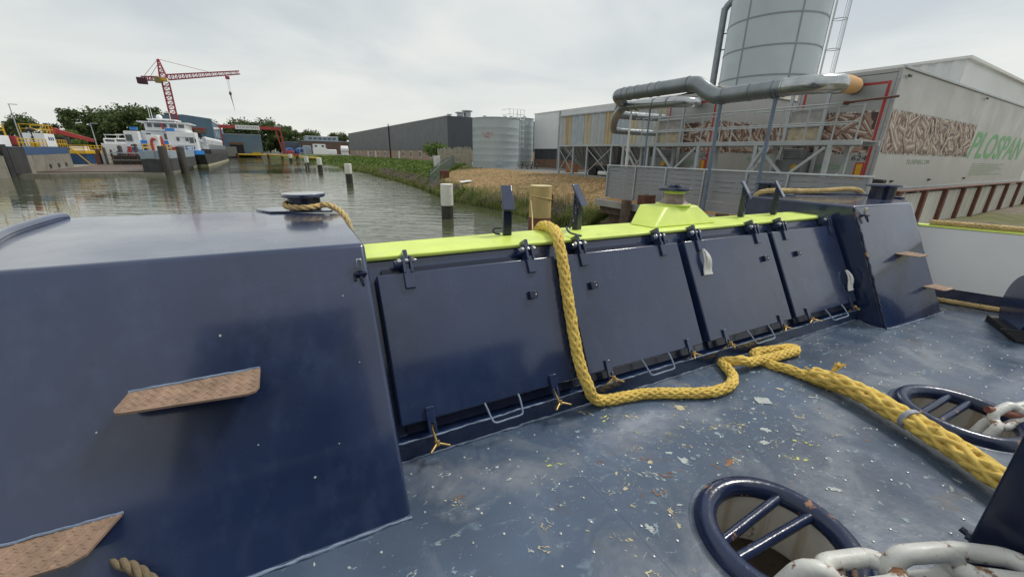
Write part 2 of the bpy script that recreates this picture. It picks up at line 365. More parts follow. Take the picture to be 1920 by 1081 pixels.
# --- raised side boxes -------------------------------------------------------
def weld_edge(pts, name, parent, r=.010):
    mb = MB(); sp = spline(pts, .035); mb.tube([p+Vector((random.uniform(-.004,.004),random.uniform(-.004,.004),random.uniform(-.003,.003))) for p in sp], [r*random.uniform(.6,1.3) for _ in sp], 6)
    return build(mb, name, PALEWELD, parent, smooth=60)
def side_box(front, rest, zt, name, label):
    # front: [(u0,o_bottom,o_top),(u1,o_bottom,o_top)]; rest: remaining plan points counter-clockwise from right-front
    b = [(front[0][0],front[0][1]),(front[1][0],front[1][1])]+rest; t = [(front[0][0],front[0][2]),(front[1][0],front[1][2])]+rest; n = len(b)
    mb = MB(); mb.add([(x,y,DZ-.02) for x,y in b]+[(x,y,zt) for x,y in t], [tuple(range(n-1,-1,-1)),tuple(range(n,2*n))]+[(i,(i+1)%n,n+(i+1)%n,n+i) for i in range(n)])
    o = build(mb, name, NAVY, tug, bevel=.022, seg=3); tag(o, label); return o
boxl = side_box([(-1.75,1.536,2.385),(.255,1.536,2.385)], [(.235,3.66),(-.42,4.04),(-1.75,4.10)], 2.50, 'side_box', 'large navy raised box with sloping face and bollard')
boxr = side_box([(5.345,1.636,2.235),(6.60,1.586,2.195)], [(7.06,2.40),(7.27,2.95),(7.0,3.10),(5.50,3.56),(5.345,3.50)], 2.53, 'side_box', 'smaller navy raised box beside the white bulwark panel')
weld_edge([(-1.7,1.53,DZ+.004),(-.6,1.53,DZ+.004),(.25,1.532,DZ+.003)], 'weld_bead', boxl, .008)
weld_edge([(5.338,1.9,DZ+.004),(5.338,1.64,DZ+.004),(6.61,1.585,DZ+.004)], 'weld_bead', boxr, .008)
weld_edge([(5.338,1.64,DZ),(5.338,2.23,2.51)], 'weld_bead', boxr, .012).data.materials[0] = NAVYW
mb = MB(); mb.tube(spline([(-1.40,2.62,2.49),(-1.50,2.95,2.505),(-1.60,3.40,2.51),(-1.63,3.95,2.51),(-1.62,4.08,2.50)], .06), .036, 12)
build(mb, 'edge_rail', NAVY, boxl, smooth=50)
# diamond-tread steps
def tread(poly, z, name, parent, label=None, edge=None):
    mb = MB(); mb.prism(poly, z-.010, z)
    us = [p[0] for p in poly]; os_ = [p[1] for p in poly]
    def inside(x,y):
        c = False
        for i in range(len(poly)):
            (x1,y1),(x2,y2) = poly[i],poly[i-1]
            if (y1>y)!=(y2>y) and x < (x2-x1)*(y-y1)/(y2-y1)+x1: c = not c
        return c
    i = 0; y = min(os_)+.012
    while y < max(os_):
        x = min(us)+.012+(.013 if i%2 else 0); k = 0
        while x < max(us):
            if all(inside(x+dx,y+dy) for dx,dy in ((.014,.01),(-.014,-.01),(.014,-.01),(-.014,.01))):
                a = .6 if (i+k)%2 else -.6; ca, sa = math.cos(a), math.sin(a)
                pts = [(-.014,0),(0,-.0045),(.014,0),(0,.0045)]
                mb.add([(x+px*ca-py*sa, y+px*sa+py*ca, z) for px,py in pts]+[(x-.006*ca,y-.006*sa,z+.0032),(x+.006*ca,y+.006*sa,z+.0032)], [(0,1,5,4),(1,2,5),(2,3,4,5),(3,0,4)])
            x += .026; k += 1
        y += .021; i += 1
    if edge:
        mb.mi = 1; sp = spline(edge, .02); mb.tube([p+Vector((0,random.uniform(-.002,.002),random.uniform(-.001,.002))) for p in sp], .006, 6); mb.mi = 0
    # gusset below
    mb.mi = 1; cx = (min(us)+max(us))/2; mb.extr([(cx-.15,max(os_)-.005,z-.012),(cx-.15,max(os_)-.10,z-.012),(cx-.15,max(os_)-.06,z-.07)], (.012,0,0)) if False else None
    o = build(mb, name, [RUSTSTEP, PALEWELD], parent); 
    if label: tag(o, label)
tread([(-.795,2.045),(-.805,1.905),(-.795,1.880),(-.77,1.868),(-.345,1.815),(-.315,1.828),(-.303,1.86),(-.313,2.05)], 2.005, 'step', boxl, 'rusty diamond plate step', [(-.797,2.04,2.005),(-.55,2.037,2.008),(-.313,2.043,2.005)])
tread([(-1.42,1.78),(-1.42,1.585),(-.92,1.575),(-.875,1.60),(-.822,1.772)], 1.62, 'step', boxl, 'rusty diamond plate step close to the deck', [(-1.42,1.768,1.62),(-1.1,1.766,1.624),(-.822,1.768,1.62)])
tread([(5.93,1.985),(5.965,1.79),(5.985,1.775),(6.19,1.765),(6.21,1.785),(6.21,1.975)], 2.005, 'step', boxr)
tread([(6.34,1.78),(6.36,1.59),(6.38,1.575),(6.58,1.565),(6.60,1.585),(6.61,1.775)], 1.615, 'step', boxr)
# hold-open clips on the boxes
def clip(u, o, z, parent):
    mb = MB(); mb.box(u-.014,u+.014,o-.035,o-.01,z-.005,z+.065); mb.mi = 1
    mb.box(u-.034,u+.034,o-.06,o-.005,z-.025,z-.008); mb.cyl((u+.0,o-.045,z-.02),(u+.008,o-.07,z-.085),.011,8); mb.cyl((u-.03,o-.04,z-.012),(u-.03,o-.06,z-.05),.008,8)
    build(mb, 'clip', [STEELB, NAVYD], parent, bevel=.003)
clip(.206, 2.315, 2.37, boxl); clip(5.455, 2.19, 2.45, boxr)
# a few chips in the paint
mb = MB()
for (px,py,s) in ((-.46,.72,.007),(.13,.55,.004),(-.02,.30,.004),(-.14,.22,.006),(.10,.80,.005),(-.9,.5,.005),(-.35,.36,.004)):
    n = 7; o = 1.536+.849*py; z = DZ-.02+1.22*py
    mb.add([(px+s*random.uniform(.5,1.2)*math.cos(6.283*k/n), o-.0015+.57*s*math.sin(6.283*k/n)*.9, z+.001+.82*s*math.sin(6.283*k/n)*.9) for k in range(n)], [tuple(range(n))])
build(mb, 'paint_chip', SP[0], boxl)

# --- bulwark between the boxes ----------------------------------------------
mb = MB(); sec = [(1.92,DZ-.02),(1.92,1.425),(1.990,1.425),(2.497,2.358),(2.86,2.358),(2.86,DZ-.02)]
mb.extr([(.262,o,z) for o,z in sec], (5.08,0,0)); bul = build(mb, 'bulwark', NAVY, tug, bevel=.006)
weld_edge([(.27,1.916,DZ+.004),(2.8,1.916,DZ+.004),(5.33,1.916,DZ+.004)], 'weld_bead', bul, .008)
weld_edge([(.27,1.919,1.427),(2.8,1.919,1.427),(5.33,1.919,1.427)], 'ledge_edge', bul, .0055)
mb = MB(); mb.prism([(.262,2.478),(5.36,2.478),(5.40,2.49),(5.62,2.80),(5.60,2.86),(4.2,2.90),(2.3,2.95),(.262,2.89)], 2.361, 2.388)
cap = build(mb, 'cap_rail', LIME, tug, bevel=.008); tag(cap, 'bright lime green cap rail along the bulwark top')
# locker lids on the slope: LP(u, t up the slope, h off the face)
NS, SS = Vector((0,-.8791,.4766)), Vector((0,.4766,.8791)); L0 = Vector((0,1.9405,1.525))
LP = lambda u,t,h: Vector((u,0,0))+L0+SS*t+NS*h
def lbox(mb, u0,u1,t0,t1,h0,h1): mb.hexa([LP(u0,t0,h0),LP(u1,t0,h0),LP(u1,t0,h1),LP(u0,t0,h1),LP(u0,t1,h0),LP(u1,t1,h0),LP(u1,t1,h1),LP(u0,t1,h1)])
lids = [(.302,1.548,(.489,1.341),1.309,(.815,1.05),((.475,-.135,.2),(1.322,-.115,.35))),
        (1.618,2.808,(1.790,2.615),1.828,(2.116,2.394),((1.797,-.06,1.1),(2.635,-.05,2.3))),
        (2.892,4.078,(3.056,3.885),3.917,(3.383,3.685),((3.09,-.055,2.0),(3.89,-.05,2.6))),
        (4.150,5.300,(4.348,5.20),4.457,(4.648,4.97),((4.345,-.05,1.0),(5.16,-.05,2.2)))]
names = ['first navy locker lid beside the large raised box','second navy locker lid next to the draped yellow rope','third navy locker lid with a white loop at its hinge','last navy locker lid beside the smaller raised box']
for (u0,u1,hs,cl,hd,tg),nm in zip(lids,names):
    mb = MB(); lbox(mb,u0,u1,0,.888,-.084,0); lid = build(mb, 'locker_lid', NAVY, tug, bevel=.010, seg=3); tag(lid, nm)
    mb = MB(); lbox(mb,u0+.04,u1-.04,-.06,.93,-.0905,-.06); build(mb, 'coaming', NAVYD, lid)
    for h in hs:
        mb = MB(); lbox(mb,h-.030,h+.030,.785,.905,.001,.020); lbox(mb,h-.030,h-.014,.88,.985,-.05,.030); lbox(mb,h+.014,h+.030,.88,.985,-.05,.030); lbox(mb,h-.013,h+.013,.90,1.03,-.088,.005)
        mb.cyl(LP(h-.075,.945,-.005),LP(h-.03,.945,-.005),.024,10); mb.mi = 1
        mb.cyl(LP(h-.058,.957,.008),LP(h+.062,.957,.008),.0095,10); mb.cyl(LP(h-.056,.957,.008),LP(h-.034,.957,.008),.018,6); mb.cyl(LP(h+.034,.957,.008),LP(h+.050,.957,.008),.018,6); mb.cyl(LP(h-.012,.957,.008),LP(h+.012,.957,.008),.016,10)
        build(mb, 'hinge', [NAVY, STEELB], lid, bevel=.004)
    mb = MB(); lbox(mb,cl-.036,cl-.028,.60,.655,.001,.03); 
    mb.extr([LP(cl-.03,.605,.024),LP(cl+.012,.600,.024),LP(cl+.024,.612,.024),LP(cl+.026,.640,.024),LP(cl+.012,.652,.024),LP(cl-.03,.650,.024)], NS*.007); mb.mi = 1
    mb.cyl(LP(cl+.008,.626,.0305),LP(cl+.008,.626,.0335),.006,8); build(mb, 'catch', [NAVYD, STEELB], lid, bevel=.002)
    mb = MB(); a, b = hd; g = .02
    mb.tube(spline([LP(a,.008,.004),LP(a+.006,-.03,.020),LP(a+.018,-.098,.040),LP(a+.040,-.118,.045),LP((a+b)/2,-.117,.046),LP(b-.03,-.116,.045),LP(b-.008,-.10,.040),LP(b,-.03,.02),LP(b,.008,.004)],.012), .0062, 8)
    build(mb, 'handle', PALEWELD, lid, smooth=60)
    for (tu,tt,ang) in tg:
        mb = MB(); lbox(mb,tu-.024,tu+.024,-.02,.062,.001,.016); lbox(mb,tu-.024,tu-.009,-.085,-.02,.0,.016); lbox(mb,tu+.009,tu+.024,-.085,-.02,.0,.016); lbox(mb,tu-.024,tu+.024,.055,.072,-.01,.018); mb.mi = 1
        c = LP(tu+.006,tt,.028); mb.cyl(LP(tu,-.03,-.01),c-SS*.02,.0085,8); mb.cyl(c-SS*.014,c+SS*.016,.017,10)
        for k in range(3):
            an = ang+k*2.094; d = Vector((math.cos(an),0,0))+NS*(.75*math.sin(an))-SS*.42; mb.cyl(c, c+d.normalized()*.078, .0085, 8, .0065)
        build(mb, 'toggle_clamp', [NAVY, BRASS], lid, bevel=.002)
# --- bollards ----------------------------------------------------------------
def bollard(u, o, z, r, h, rc, parent, m, label=None, mats=None, flare=0, n=36):
    mb = MB(); mb.lathe((u,o,z), [(r+flare,0),(r+flare*.7,.012),(r+flare*.25,.03),(r,.055),(r,h)] if flare else [(r,0),(r,h)], n)
    b = build(mb, 'bollard', m, parent, smooth=40)
    if label: tag(b, label)
    mb = MB(); mb.lathe((u,o,z+h), [(r*.6,-.004),(rc*.96,.0),(rc,.008),(rc,.024),(rc*.97,.031),(1e-6,.034)], n); build(mb, 'bollard_cap', NAVY if mats is None else mats, b, smooth=40); return b
mb = MB(); mb.prism([(-.30,3.86),(.17,3.76),(.20,3.98),(.1,4.14),(-.28,4.16),(-.42,4.06)], 2.501, 2.516); 
build(mb, 'bollard_plate', NAVY, boxl, bevel=.006)
bollard(-.035,3.95,2.515,.128,.105,.172, tug, NAVYD, 'navy mooring bollard on the large raised box')
# pedestal and its bollard in the middle of the bulwark
mb = MB(); mb.hexa([(2.76,2.60,2.389),(3.60,2.60,2.389),(3.66,2.86,2.389),(2.70,2.86,2.389),(3.02,2.735,2.553),(3.46,2.735,2.553),(3.50,3.00,2.553),(2.94,3.00,2.553)])
ped = build(mb, 'bollard_pedestal', LIME, tug, bevel=.018, seg=3)
STAIN = mat('worn_drum_steel', (.30,.235,.19), .5, .2, .3, 14, bump=.12, bs=40, streak=(.12,.085,.07), st=.48)
mb = MB(); mb.lathe((3.26,2.865,2.552), [(.165,0),(.168,.006),(.165,.014),(.135,.018)], 36); build(mb, 'drum_flange', LIME, ped, smooth=40)
bm_ = bollard(3.26,2.865,2.566,.098,.125,.158, tug, STAIN, 'worn steel bollard with navy cap on lime pedestal', flare=.05)
mb = MB(); mb.lathe((3.26,2.865,2.566), [(.0995,.098),(.1,.104),(.1,.122),(.0995,.124)], 36); build(mb, 'lime_band', LIME, bm_, smooth=40)
mb = MB(); mb.lathe((3.25,2.865,2.7255), [(.07,0),(.07,.008),(1e-6,.010)], 24); mb.lathe((3.25,2.865,2.735), [(.058,0),(.056,.012),(1e-6,.013)], 24); build(mb, 'hub_disc', NAVY, bm_, smooth=40)
mb = MB(); mb.prism([(5.40,3.30),(5.9,3.22),(6.1,3.36),(6.0,3.55),(5.45,3.62)], 2.531, 2.548); build(mb, 'bollard_plate', NAVY, boxr, bevel=.005)
bollard(5.67,3.42,2.548,.115,.125,.150, tug, NAVYD, 'navy mooring bollard with rope behind its post, on the smaller box')
bollard(6.90,2.62,2.531,.135,.150,.195, tug, NAVYD, 'bare navy mooring bollard on the smaller raised box')
mb = MB(); mb.tube(spline([(6.2,3.33,2.53),(6.9,3.12,2.535),(7.2,2.93,2.535),(7.06,2.44,2.535)],.05), .022, 8); build(mb, 'edge_rail', NAVY, boxr, smooth=60)
# --- posts with slanted heads ------------------------------------------------
for i,(u,o,rot,lb) in enumerate(((1.385,2.82,-.25,'navy rail post standing on the lime rail, nearest the large box'),(2.065,2.82,.30,'navy rail post with small chain beside the draped rope'),(4.27,2.80,.30,'navy rail post just past the lime pedestal'),(4.83,2.78,.30,'navy rail post nearest the smaller box'))):
    M = Matrix.Translation((u,o,2.389)) @ Matrix.Rotation(rot,4,'Z')
    mb = MB(); mb.box(-.034,.034,-.028,.028,0,.262); mb.v = [p if p.z < .2 else p for p in mb.v]; mb.xf(M); po = build(mb, 'rail_post', NAVYD, tug, bevel=.005); tag(po, lb)
    mb = MB(); d = .05; mb.hexa([(-.050,-.075,.205),(.050,-.075,.205),(.050,-.060,.197),(-.050,-.060,.197),(-.044,.045,.385),(.044,.045,.385),(.044,.060,.377),(-.044,.060,.377)]); mb.xf(M); build(mb, 'post_head', NAVY, po, bevel=.008)
    mb = MB(); mb.add([(-.03,-.05,.22),(-.03,.028,.25),(-.03,.03,.36),(.03,-.05,.22),(.03,.028,.25),(.03,.03,.36)], [(0,1,2),(5,4,3),(0,2,5,3),(0,3,4,1),(1,4,5,2)]); mb.xf(M); build(mb, 'gusset', NAVYD, po)
    mb = MB()
    if i == 0: mb.tube(spline([(-.06,-.03,.012),(-.10,-.03,.02),(-.12,-.03,.045),(-.09,-.03,.06),(-.05,-.03,.055)],.01), .007, 8)
    else:
        for k in range(7):
            c = Vector((-.045-.022*k, -.03-.006*k, .24-.031*k)); r = .014; ax = (Vector((1,.3,.2)) if k%2 else Vector((0,1,.2))).normalized(); t = Vector((-.55,-.15,-.8)).normalized(); b = t.cross(ax).normalized()
            mb.tube([c+t*(.022*math.cos(a*.7854))+b*(.011*math.sin(a*.7854)) for a in range(8)], .004, 5, closed=True)
        if i == 1: mb.tube(spline([(-.20,-.06,.05),(-.27,-.10,.055),(-.30,-.16,.03),(-.34,-.30,.03)],.02), .008, 7)
    mb.xf(M); build(mb, 'retaining_chain' if i else 'shackle', NAVYW, po, smooth=60)
# --- white bulwark panel on the far side ---------------------------------------
wb0, wb1, wl = Vector((7.079,1.747,0)), Vector((7.62,.474,0)), Vector((.37,.155,0))   # base line and outward lean over full height
def WBP(s, z, d=0): return wb0.lerp(wb1,s)+wl*((z-DZ)/.96)+Vector((-.92,-.39,0))*d+Vector((0,0,z))
def wbox(mb,s0,s1,z0,z1,d0,d1): mb.hexa([WBP(s0,z0,d1),WBP(s1,z0,d1),WBP(s1,z0,d0),WBP(s0,z0,d0),WBP(s0,z1,d1),WBP(s1,z1,d1),WBP(s1,z1,d0),WBP(s0,z1,d0)])
mb = MB(); wbox(mb,-.30,1.9,DZ-.02,2.20,-.12,0); rb = build(mb, 'far_bulwark', NAVYD, tug); tag(rb, 'bulwark run with white panel above a navy foot')
mb = MB(); wbox(mb,-.30,1.9,1.475,2.19,.001,.012); build(mb, 'white_panel', WHITEP, rb, bevel=.004)
mb = MB(); wbox(mb,-.30,1.9,2.195,2.215,-.13,.02); build(mb, 'cap_strip', LIME, rb)
# --- winch at the far bulwark ---------------------------------------------------
wc = Vector((6.62,.86,1.60)); wd = Vector((.50,-.86,0)).normalized()
ang = math.atan2(wd.y,wd.x); M = Matrix.Translation(wc) @ Matrix.Rotation(ang,4,'Z')
mb = MB(); mb.lathe((0,0,0), [(.10,-.24),(.315,-.24),(.33,-.225),(.33,-.205),(.315,-.19),(.10,-.19)], 40, 'X').xf(M); wn_ = build(mb, 'winch', NAVY, tug, smooth=40); tag(wn_, 'navy deck winch by the white bulwark panel')
mb = MB(); mb.lathe((0,0,0), [(.20,-.19),(.215,.0),(.20,.5),(.20,.7)], 32, 'X').xf(M); build(mb, 'winch_drum', NAVY, wn_, smooth=40)
mb = MB(); mb.lathe((0,0,0), [(.10,.70),(.33,.70),(.33,.75),(.10,.75)], 40, 'X').xf(M); build(mb, 'winch_flange', NAVY, wn_, smooth=40)
mb = MB(); mb.box(-.30,.85,-.30,.32,-.30,-.23); mb.box(.76,.83,-.16,.16,-.24,-.02); mb.xf(M); build(mb, 'winch_bed', RUBBER, wn_, bevel=.01)
mb = MB()
for k in range(6): mb.tube(spline([M@Vector((-.40+.02*k,-.33-.012*k,-.20-.015*k)),M@Vector((0,-.345,-.17-.018*k)),M@Vector((.5,-.34,-.19-.014*k)),M@Vector((.95,-.33,-.2))],.06), .013, 7)
build(mb, 'cable', RUBBER, wn_, smooth=60)
# --- windlass pedestal beside the camera ----------------------------------------
mb = MB(); mb.box(2.395,2.85,-.80,.238,DZ-.01,2.55); pd_ = build(mb, 'windlass_pedestal', NAVYD, tug, bevel=.008); tag(pd_, 'dark navy upright windlass foundation between the two hawse rings')
mb = MB(); mb.cyl((2.42,.236,1.44),(2.42,.275,1.45),.014,10); mb.cyl((2.42,.237,1.44),(2.42,.252,1.44),.022,6); build(mb, 'bolt', NAVYD, pd_, smooth=40)
# --- hawse rings -------------------------------------------------------------------
for (cx,bars) in ((H1,((.118,.02),(.005,-.01))),(H2,((.135,0),(.035,0)))):
    mb = MB(); mb.tube([(cx+.307*math.cos(2*math.pi*k/64),HO+.307*math.sin(2*math.pi*k/64),DZ+.010) for k in range(64)], .052, 14, closed=True); ring = build(mb, 'hawse_ring', NAVYW, tug, smooth=60)
    tag(ring, 'round navy hawse ring with two bars'+(', chain running into it from the windlass foundation' if cx==H1 else ', farther along the deck'))
    mb = MB(); mb.lathe((cx,HO,DZ), [(.34,.002),(.382,.002),(.384,.0003)], 64); mb.f = mb.f[:-2]; mb.m = mb.m[:-2]; build(mb, 'deck_flange', DECK, ring, smooth=50)
    mb = MB(); nn = 40; prof = [(.275,DZ+.01),(.275,DZ-.15),(.272,DZ-.55),(.262,DZ-1.0)]; vs = []
    for i,(r,z) in enumerate(prof):
        for k in range(nn): vs.append((cx+.05*i/3+r*math.cos(6.28319*k/nn), HO+.0*i/3+r*math.sin(6.28319*k/nn), z))
    mb.add(vs, [(i*nn+k,(i+1)*nn+k,(i+1)*nn+(k+1)%nn,i*nn+(k+1)%nn) for i in range(3) for k in range(nn)]+[tuple(3*nn+k for k in range(nn))]); build(mb, 'hawse_well', CREAM, ring, smooth=50)
    mb = MB(); mb.prism([(cx+.02+.27*math.cos(6.28319*k/40),HO+.27*math.sin(6.28319*k/40)) for k in range(40)], DZ-.36, DZ-.33); build(mb, 'well_shade_floor', mat('shaded_rust_floor',(.045,.032,.022),.35,0,.5,6), ring)  # disc added part-way down; the well's deep shade put into its dark rust
    for (dy,dt) in bars:
        L_ = math.sqrt(.30**2-dy**2); mb = MB(); mb.cyl((cx-L_,HO+dy-dt,DZ+.012),(cx+L_,HO+dy+dt,DZ+.012),.0245,12); build(mb, 'bar', NAVYW, ring, smooth=50)
# --- deckhouse behind the viewer (mirrored in the paint) -----------------------------
dh = MB(); dh.box(-2.6,3.4,-6.2,-2.3,DZ-.01,4.0); dhp = build(dh, 'deckhouse', NAVYD, tug, bevel=.03)
mb = MB(); mb.box(-2.8,3.6,-6.4,-2.1,4.01,4.09); build(mb, 'deckhouse_roof', WHITEP, dhp, bevel=.02)
GLASS = mat('dark_glass', (.02,.025,.03), .06, 0, .1, 2)
for k in range(4):
    mb = MB(); mb.box(-2.2+k*1.4,-1.2+k*1.4,-2.29,-2.275,2.6,3.4); w = build(mb, 'window', WHITEP, dhp)
    mb = MB(); mb.box(-2.14+k*1.4,-1.26+k*1.4,-2.274,-2.268,2.66,3.34); build(mb, 'pane', GLASS, w)
mb = MB(); mb.box(-2.4,.6,-5.4,-2.9,4.1,8.2); wh = build(mb, 'wheelhouse', NAVYD, dhp, bevel=.05)
# ================================================================ ropes and chains on the boat
def braid(name, path, Rr, m, label, cat='rope', frame='B', pitch=None, step=.016, base=None, group=None, flat=1.0):
    P = spline(path, step); F = frames(P); mb = MB(); pitch = pitch or Rr*11.5; s = [0]
    for i in range(1,len(P)): s.append(s[-1]+(P[i]-P[i-1]).length)
    rv = Rr if not isinstance(Rr, list) else None
    for d in (1,-1):
        for k in range(6):
            pts = []
            for i in range(len(P)):
                th = d*2*math.pi*s[i]/pitch+k*math.pi/3+(0 if d>0 else math.pi/6); r0 = Rr
                r = r0*(.72+.075*math.sin(12*math.pi*s[i]/pitch+k*math.pi+(0 if d>0 else math.pi)))
                t,a,b = F[i]; pts.append(P[i]+a*(r*math.cos(th))+b*(r*math.sin(th)*flat))
            mb.tube(pts, Rr*.30, 6)
    mb.tube(P, Rr*.72, 10, flat=flat)
    o = build(mb, name, m, None, base=base or path[0], frame=frame, smooth=80); return tag(o, label, cat, group)
def twist(name, path, Rr, m, label, frame='B', strands=3, step=.014, base=None):
    P = spline(path, step); F = frames(P); mb = MB(); pitch = Rr*7; s = 0
    S_ = [0]
    for i in range(1,len(P)): S_.append(S_[-1]+(P[i]-P[i-1]).length)
    for k in range(strands):
        mb.tube([P[i]+F[i][1]*(Rr*.5*math.cos(2*math.pi*(S_[i]/pitch+k/strands)))+F[i][2]*(Rr*.5*math.sin(2*math.pi*(S_[i]/pitch+k/strands))) for i in range(len(P))], Rr*.54, 7)
    return tag(build(mb, name, m, None, base=base or path[0], frame=frame, smooth=80), label, 'rope')
ZR = DZ+.040
lp = lambda u,t: tuple(LP(u,t,.042))
braid('tow_rope', [(1.70,3.02,2.20),(1.745,2.97,2.36),(1.76,2.88,2.432),(1.74,2.70,2.435),(1.66,2.52,2.435),(1.602,2.40,2.405),lp(1.578,.80),lp(1.558,.58),lp(1.542,.34),lp(1.535,.12),(1.56,1.88,1.50),(1.62,1.86,1.385),(1.74,1.855,ZR),(2.05,1.795,ZR),(2.32,1.675,ZR),(2.52,1.60,ZR),(2.72,1.60,ZR),(2.86,1.67,ZR),(2.945,1.78,ZR),(2.985,1.855,ZR),(3.02,1.862,ZR+.01),(3.03,1.80,ZR+.035),(3.07,1.755,ZR+.06),(3.17,1.74,ZR+.03),(3.42,1.72,ZR+.02),(3.66,1.715,ZR+.01),(3.80,1.718,ZR),(3.855,1.75,ZR),(3.82,1.785,ZR),(3.66,1.82,ZR),(3.50,1.855,ZR),(3.41,1.85,ZR),(3.355,1.79,ZR),(3.37,1.68,ZR-.015),(3.40,1.55,ZR),(3.43,1.42,ZR),(3.445,1.33,ZR),(3.45,1.25,ZR)], .041, ROPEY, 'thin yellow braided tow line draped over the locker lids onto the deck', base=(1.6,2.0,1.3))
eye = braid('rope_eye', [(3.445,1.40,ZR+.02),(3.452,1.28,ZR+.035),(3.445,1.15,ZR+.05),(3.40,.95,ZR+.055),(3.335,.75,ZR+.055),(3.27,.575,ZR+.055),(3.19,.42,ZR+.055),(3.13,.30,ZR+.055),(3.03,.10,ZR+.055),(2.95,-.05,ZR+.055)], .074, ROPEY, 'thick spliced yellow rope section running behind the windlass foundation', pitch=.86, flat=.85)
# blue-grey whipping tape and frayed tail on the splice
mb = MB(); TP = mat('grey_tape',(.30,.31,.36),.5,0,.3,30)
mb.tube([(3.46,1.36,ZR+.02),(3.455,1.33,ZR+.025)], .062, 10); build(mb, 'whipping_tape', TP, eye, smooth=60); mb = MB(); mb.tube([(3.345,.775,ZR+.06),(3.335,.745,ZR+.06)], .0815, 12, flat=.86)
tp = build(mb, 'whipping_tape', TP, eye, smooth=60)
mb = MB()
for k in range(14): mb.tube([(3.47+random.uniform(-.01,.01),1.29,ZR+.10),(3.49+random.uniform(-.02,.02),1.275+random.uniform(-.02,.02),ZR+.14),(3.50+random.uniform(-.035,.035),1.265+random.uniform(-.03,.03),ZR+.175)], .006, 5)
build(mb, 'frayed_tail', ROPEY, eye, smooth=60, kind='stuff'); mb = MB()
for k in range(6): mb.tube([(3.44,1.36,ZR+.05),(3.42+random.uniform(-.05,.03),1.38+random.uniform(-.02,.06),ZR+.06+random.uniform(-.03,.04))], .005, 5)
build(mb, 'frayed_tail', ROPEY, eye, smooth=60, kind='stuff')
# small beige ropes
bp = [(-.035+.150*math.cos(a),3.95+.150*math.sin(a),2.556+.012*math.sin(a)) for a in [R(x) for x in (120,150,180,210,240,270,300,325)]]
twist('mooring_rope', [(-.12,4.12,2.55)]+bp+[(.13,3.83,2.56),(.20,3.80,2.53),(.245,3.70,2.50),(.275,3.62,2.43),(.29,3.55,2.30)], .026, ROPEB, 'beige twisted rope looped round the bollard on the large box', base=(-.03,3.95,2.52))
twist('old_rope', [(-1.15,1.80,1.40),(-1.02,1.76,1.46),(-.92,1.72,1.475),(-.82,1.66,1.46),(-.74,1.59,1.42),(-.70,1.53,1.345),(-.72,1.46,1.33),(-.80,1.40,1.33)], .022, ROPEG, 'old grey brown rope curling out below the lowest step')
braid('bollard_rope', [(5.40,3.44,2.45),(5.43,3.36,2.57),(5.53,3.28,2.60),(5.67,3.265,2.60),(5.80,3.31,2.595),(5.95,3.30,2.59),(6.25,3.22,2.585),(6.6,3.16,2.59),(6.95,3.10,2.605),(7.15,3.03,2.60),(7.28,3.0,2.55),(7.34,2.96,2.40)], .034, ROPEB, 'pale yellow braided rope lying along the back of the smaller box', step=.02)
braid('rail_rope', [tuple(WBP(s,2.245,-.03)) for s in (-.22,0,.3,.7,1.1,1.5,1.85)], .036, ROPEB, 'pale yellow rope along the top of the white bulwark panel', step=.025)
braid('deck_rope', [tuple(WBP(s,DZ+.035,.03)) for s in (-.18,0,.3,.7,1.1,1.5,1.85)], .030, ROPEB, 'pale rope lying at the navy foot of the white bulwark panel', step=.025)
mb = MB(); mb.tube(spline([(.46,10.86,1.86),(.40,8.5,1.80),(.30,6,1.86),(.22,4.2,2.12),(.18,3.45,2.30)],.15), .011, 6)
tag(build(mb, 'heaving_line', ROPEB, None, base=(.3,6,1.9), frame='W', smooth=60), 'thin pale line from the yellow wooden pile to the tow line', 'rope')
# chain
def link(L, W, r, n=28):
    mb = MB(); pts = []; h = (L-W)/2
    for k in range(n):
        a = 2*math.pi*k/n; x = (W/2-r)*math.sin(a); y = (W/2-r)*math.cos(a)+(h if math.cos(a) >= 0 else -h); pts.append((x,y,0))
    return mb.tube(pts, r, 12, closed=True)
def chain(name, pts, label, L=.335, W=.215, r=.037, base=None, roll0=.35):
    t = thing(name, label, 'chain', base or pts[0], 'B'); P = spline(pts, .004); s = [0]
    for i in range(1,len(P)): s.append(s[-1]+(P[i]-P[i-1]).length)
    mb = link(L,W,r); me0 = None; pitch = L-2*r-.006; k = 0; b = Vector(base or pts[0]); j = 0
    while (k+.5)*pitch < s[-1]:
        d = (k+.5)*pitch
        while j < len(s)-2 and s[j+1] < d: j += 1
        i0, i1 = max(0,j-14), min(len(P)-1,j+14); tn = (P[i1]-P[i0]).normalized(); c = P[j]
        up = Vector((0,0,1)); x = tn.cross(up).normalized(); z = x.cross(tn)
        ro = roll0+(math.pi/2 if k%2 else 0)+random.uniform(-.10,.10); xr = x*math.cos(ro)+z*math.sin(ro); zr = xr.cross(tn)
        M = Matrix(((xr.x,tn.x,zr.x,c.x-b.x),(xr.y,tn.y,zr.y,c.y-b.y),(xr.z,tn.z,zr.z,c.z-b.z),(0,0,0,1)))
        if me0 is None:
            o = build(MBshift(mb,b), 'chain_link', CHAINW, t, smooth=80); me0 = o.data
        else:
            o = bpy.data.objects.new('chain_link', me0); COL.objects.link(o); o.parent = t
        o.matrix_local = M; k += 1
    return t
def MBshift(mb, b):
    m = MB(); m.v = [p+b for p in mb.v]; m.f = mb.f; m.m = mb.m; return m
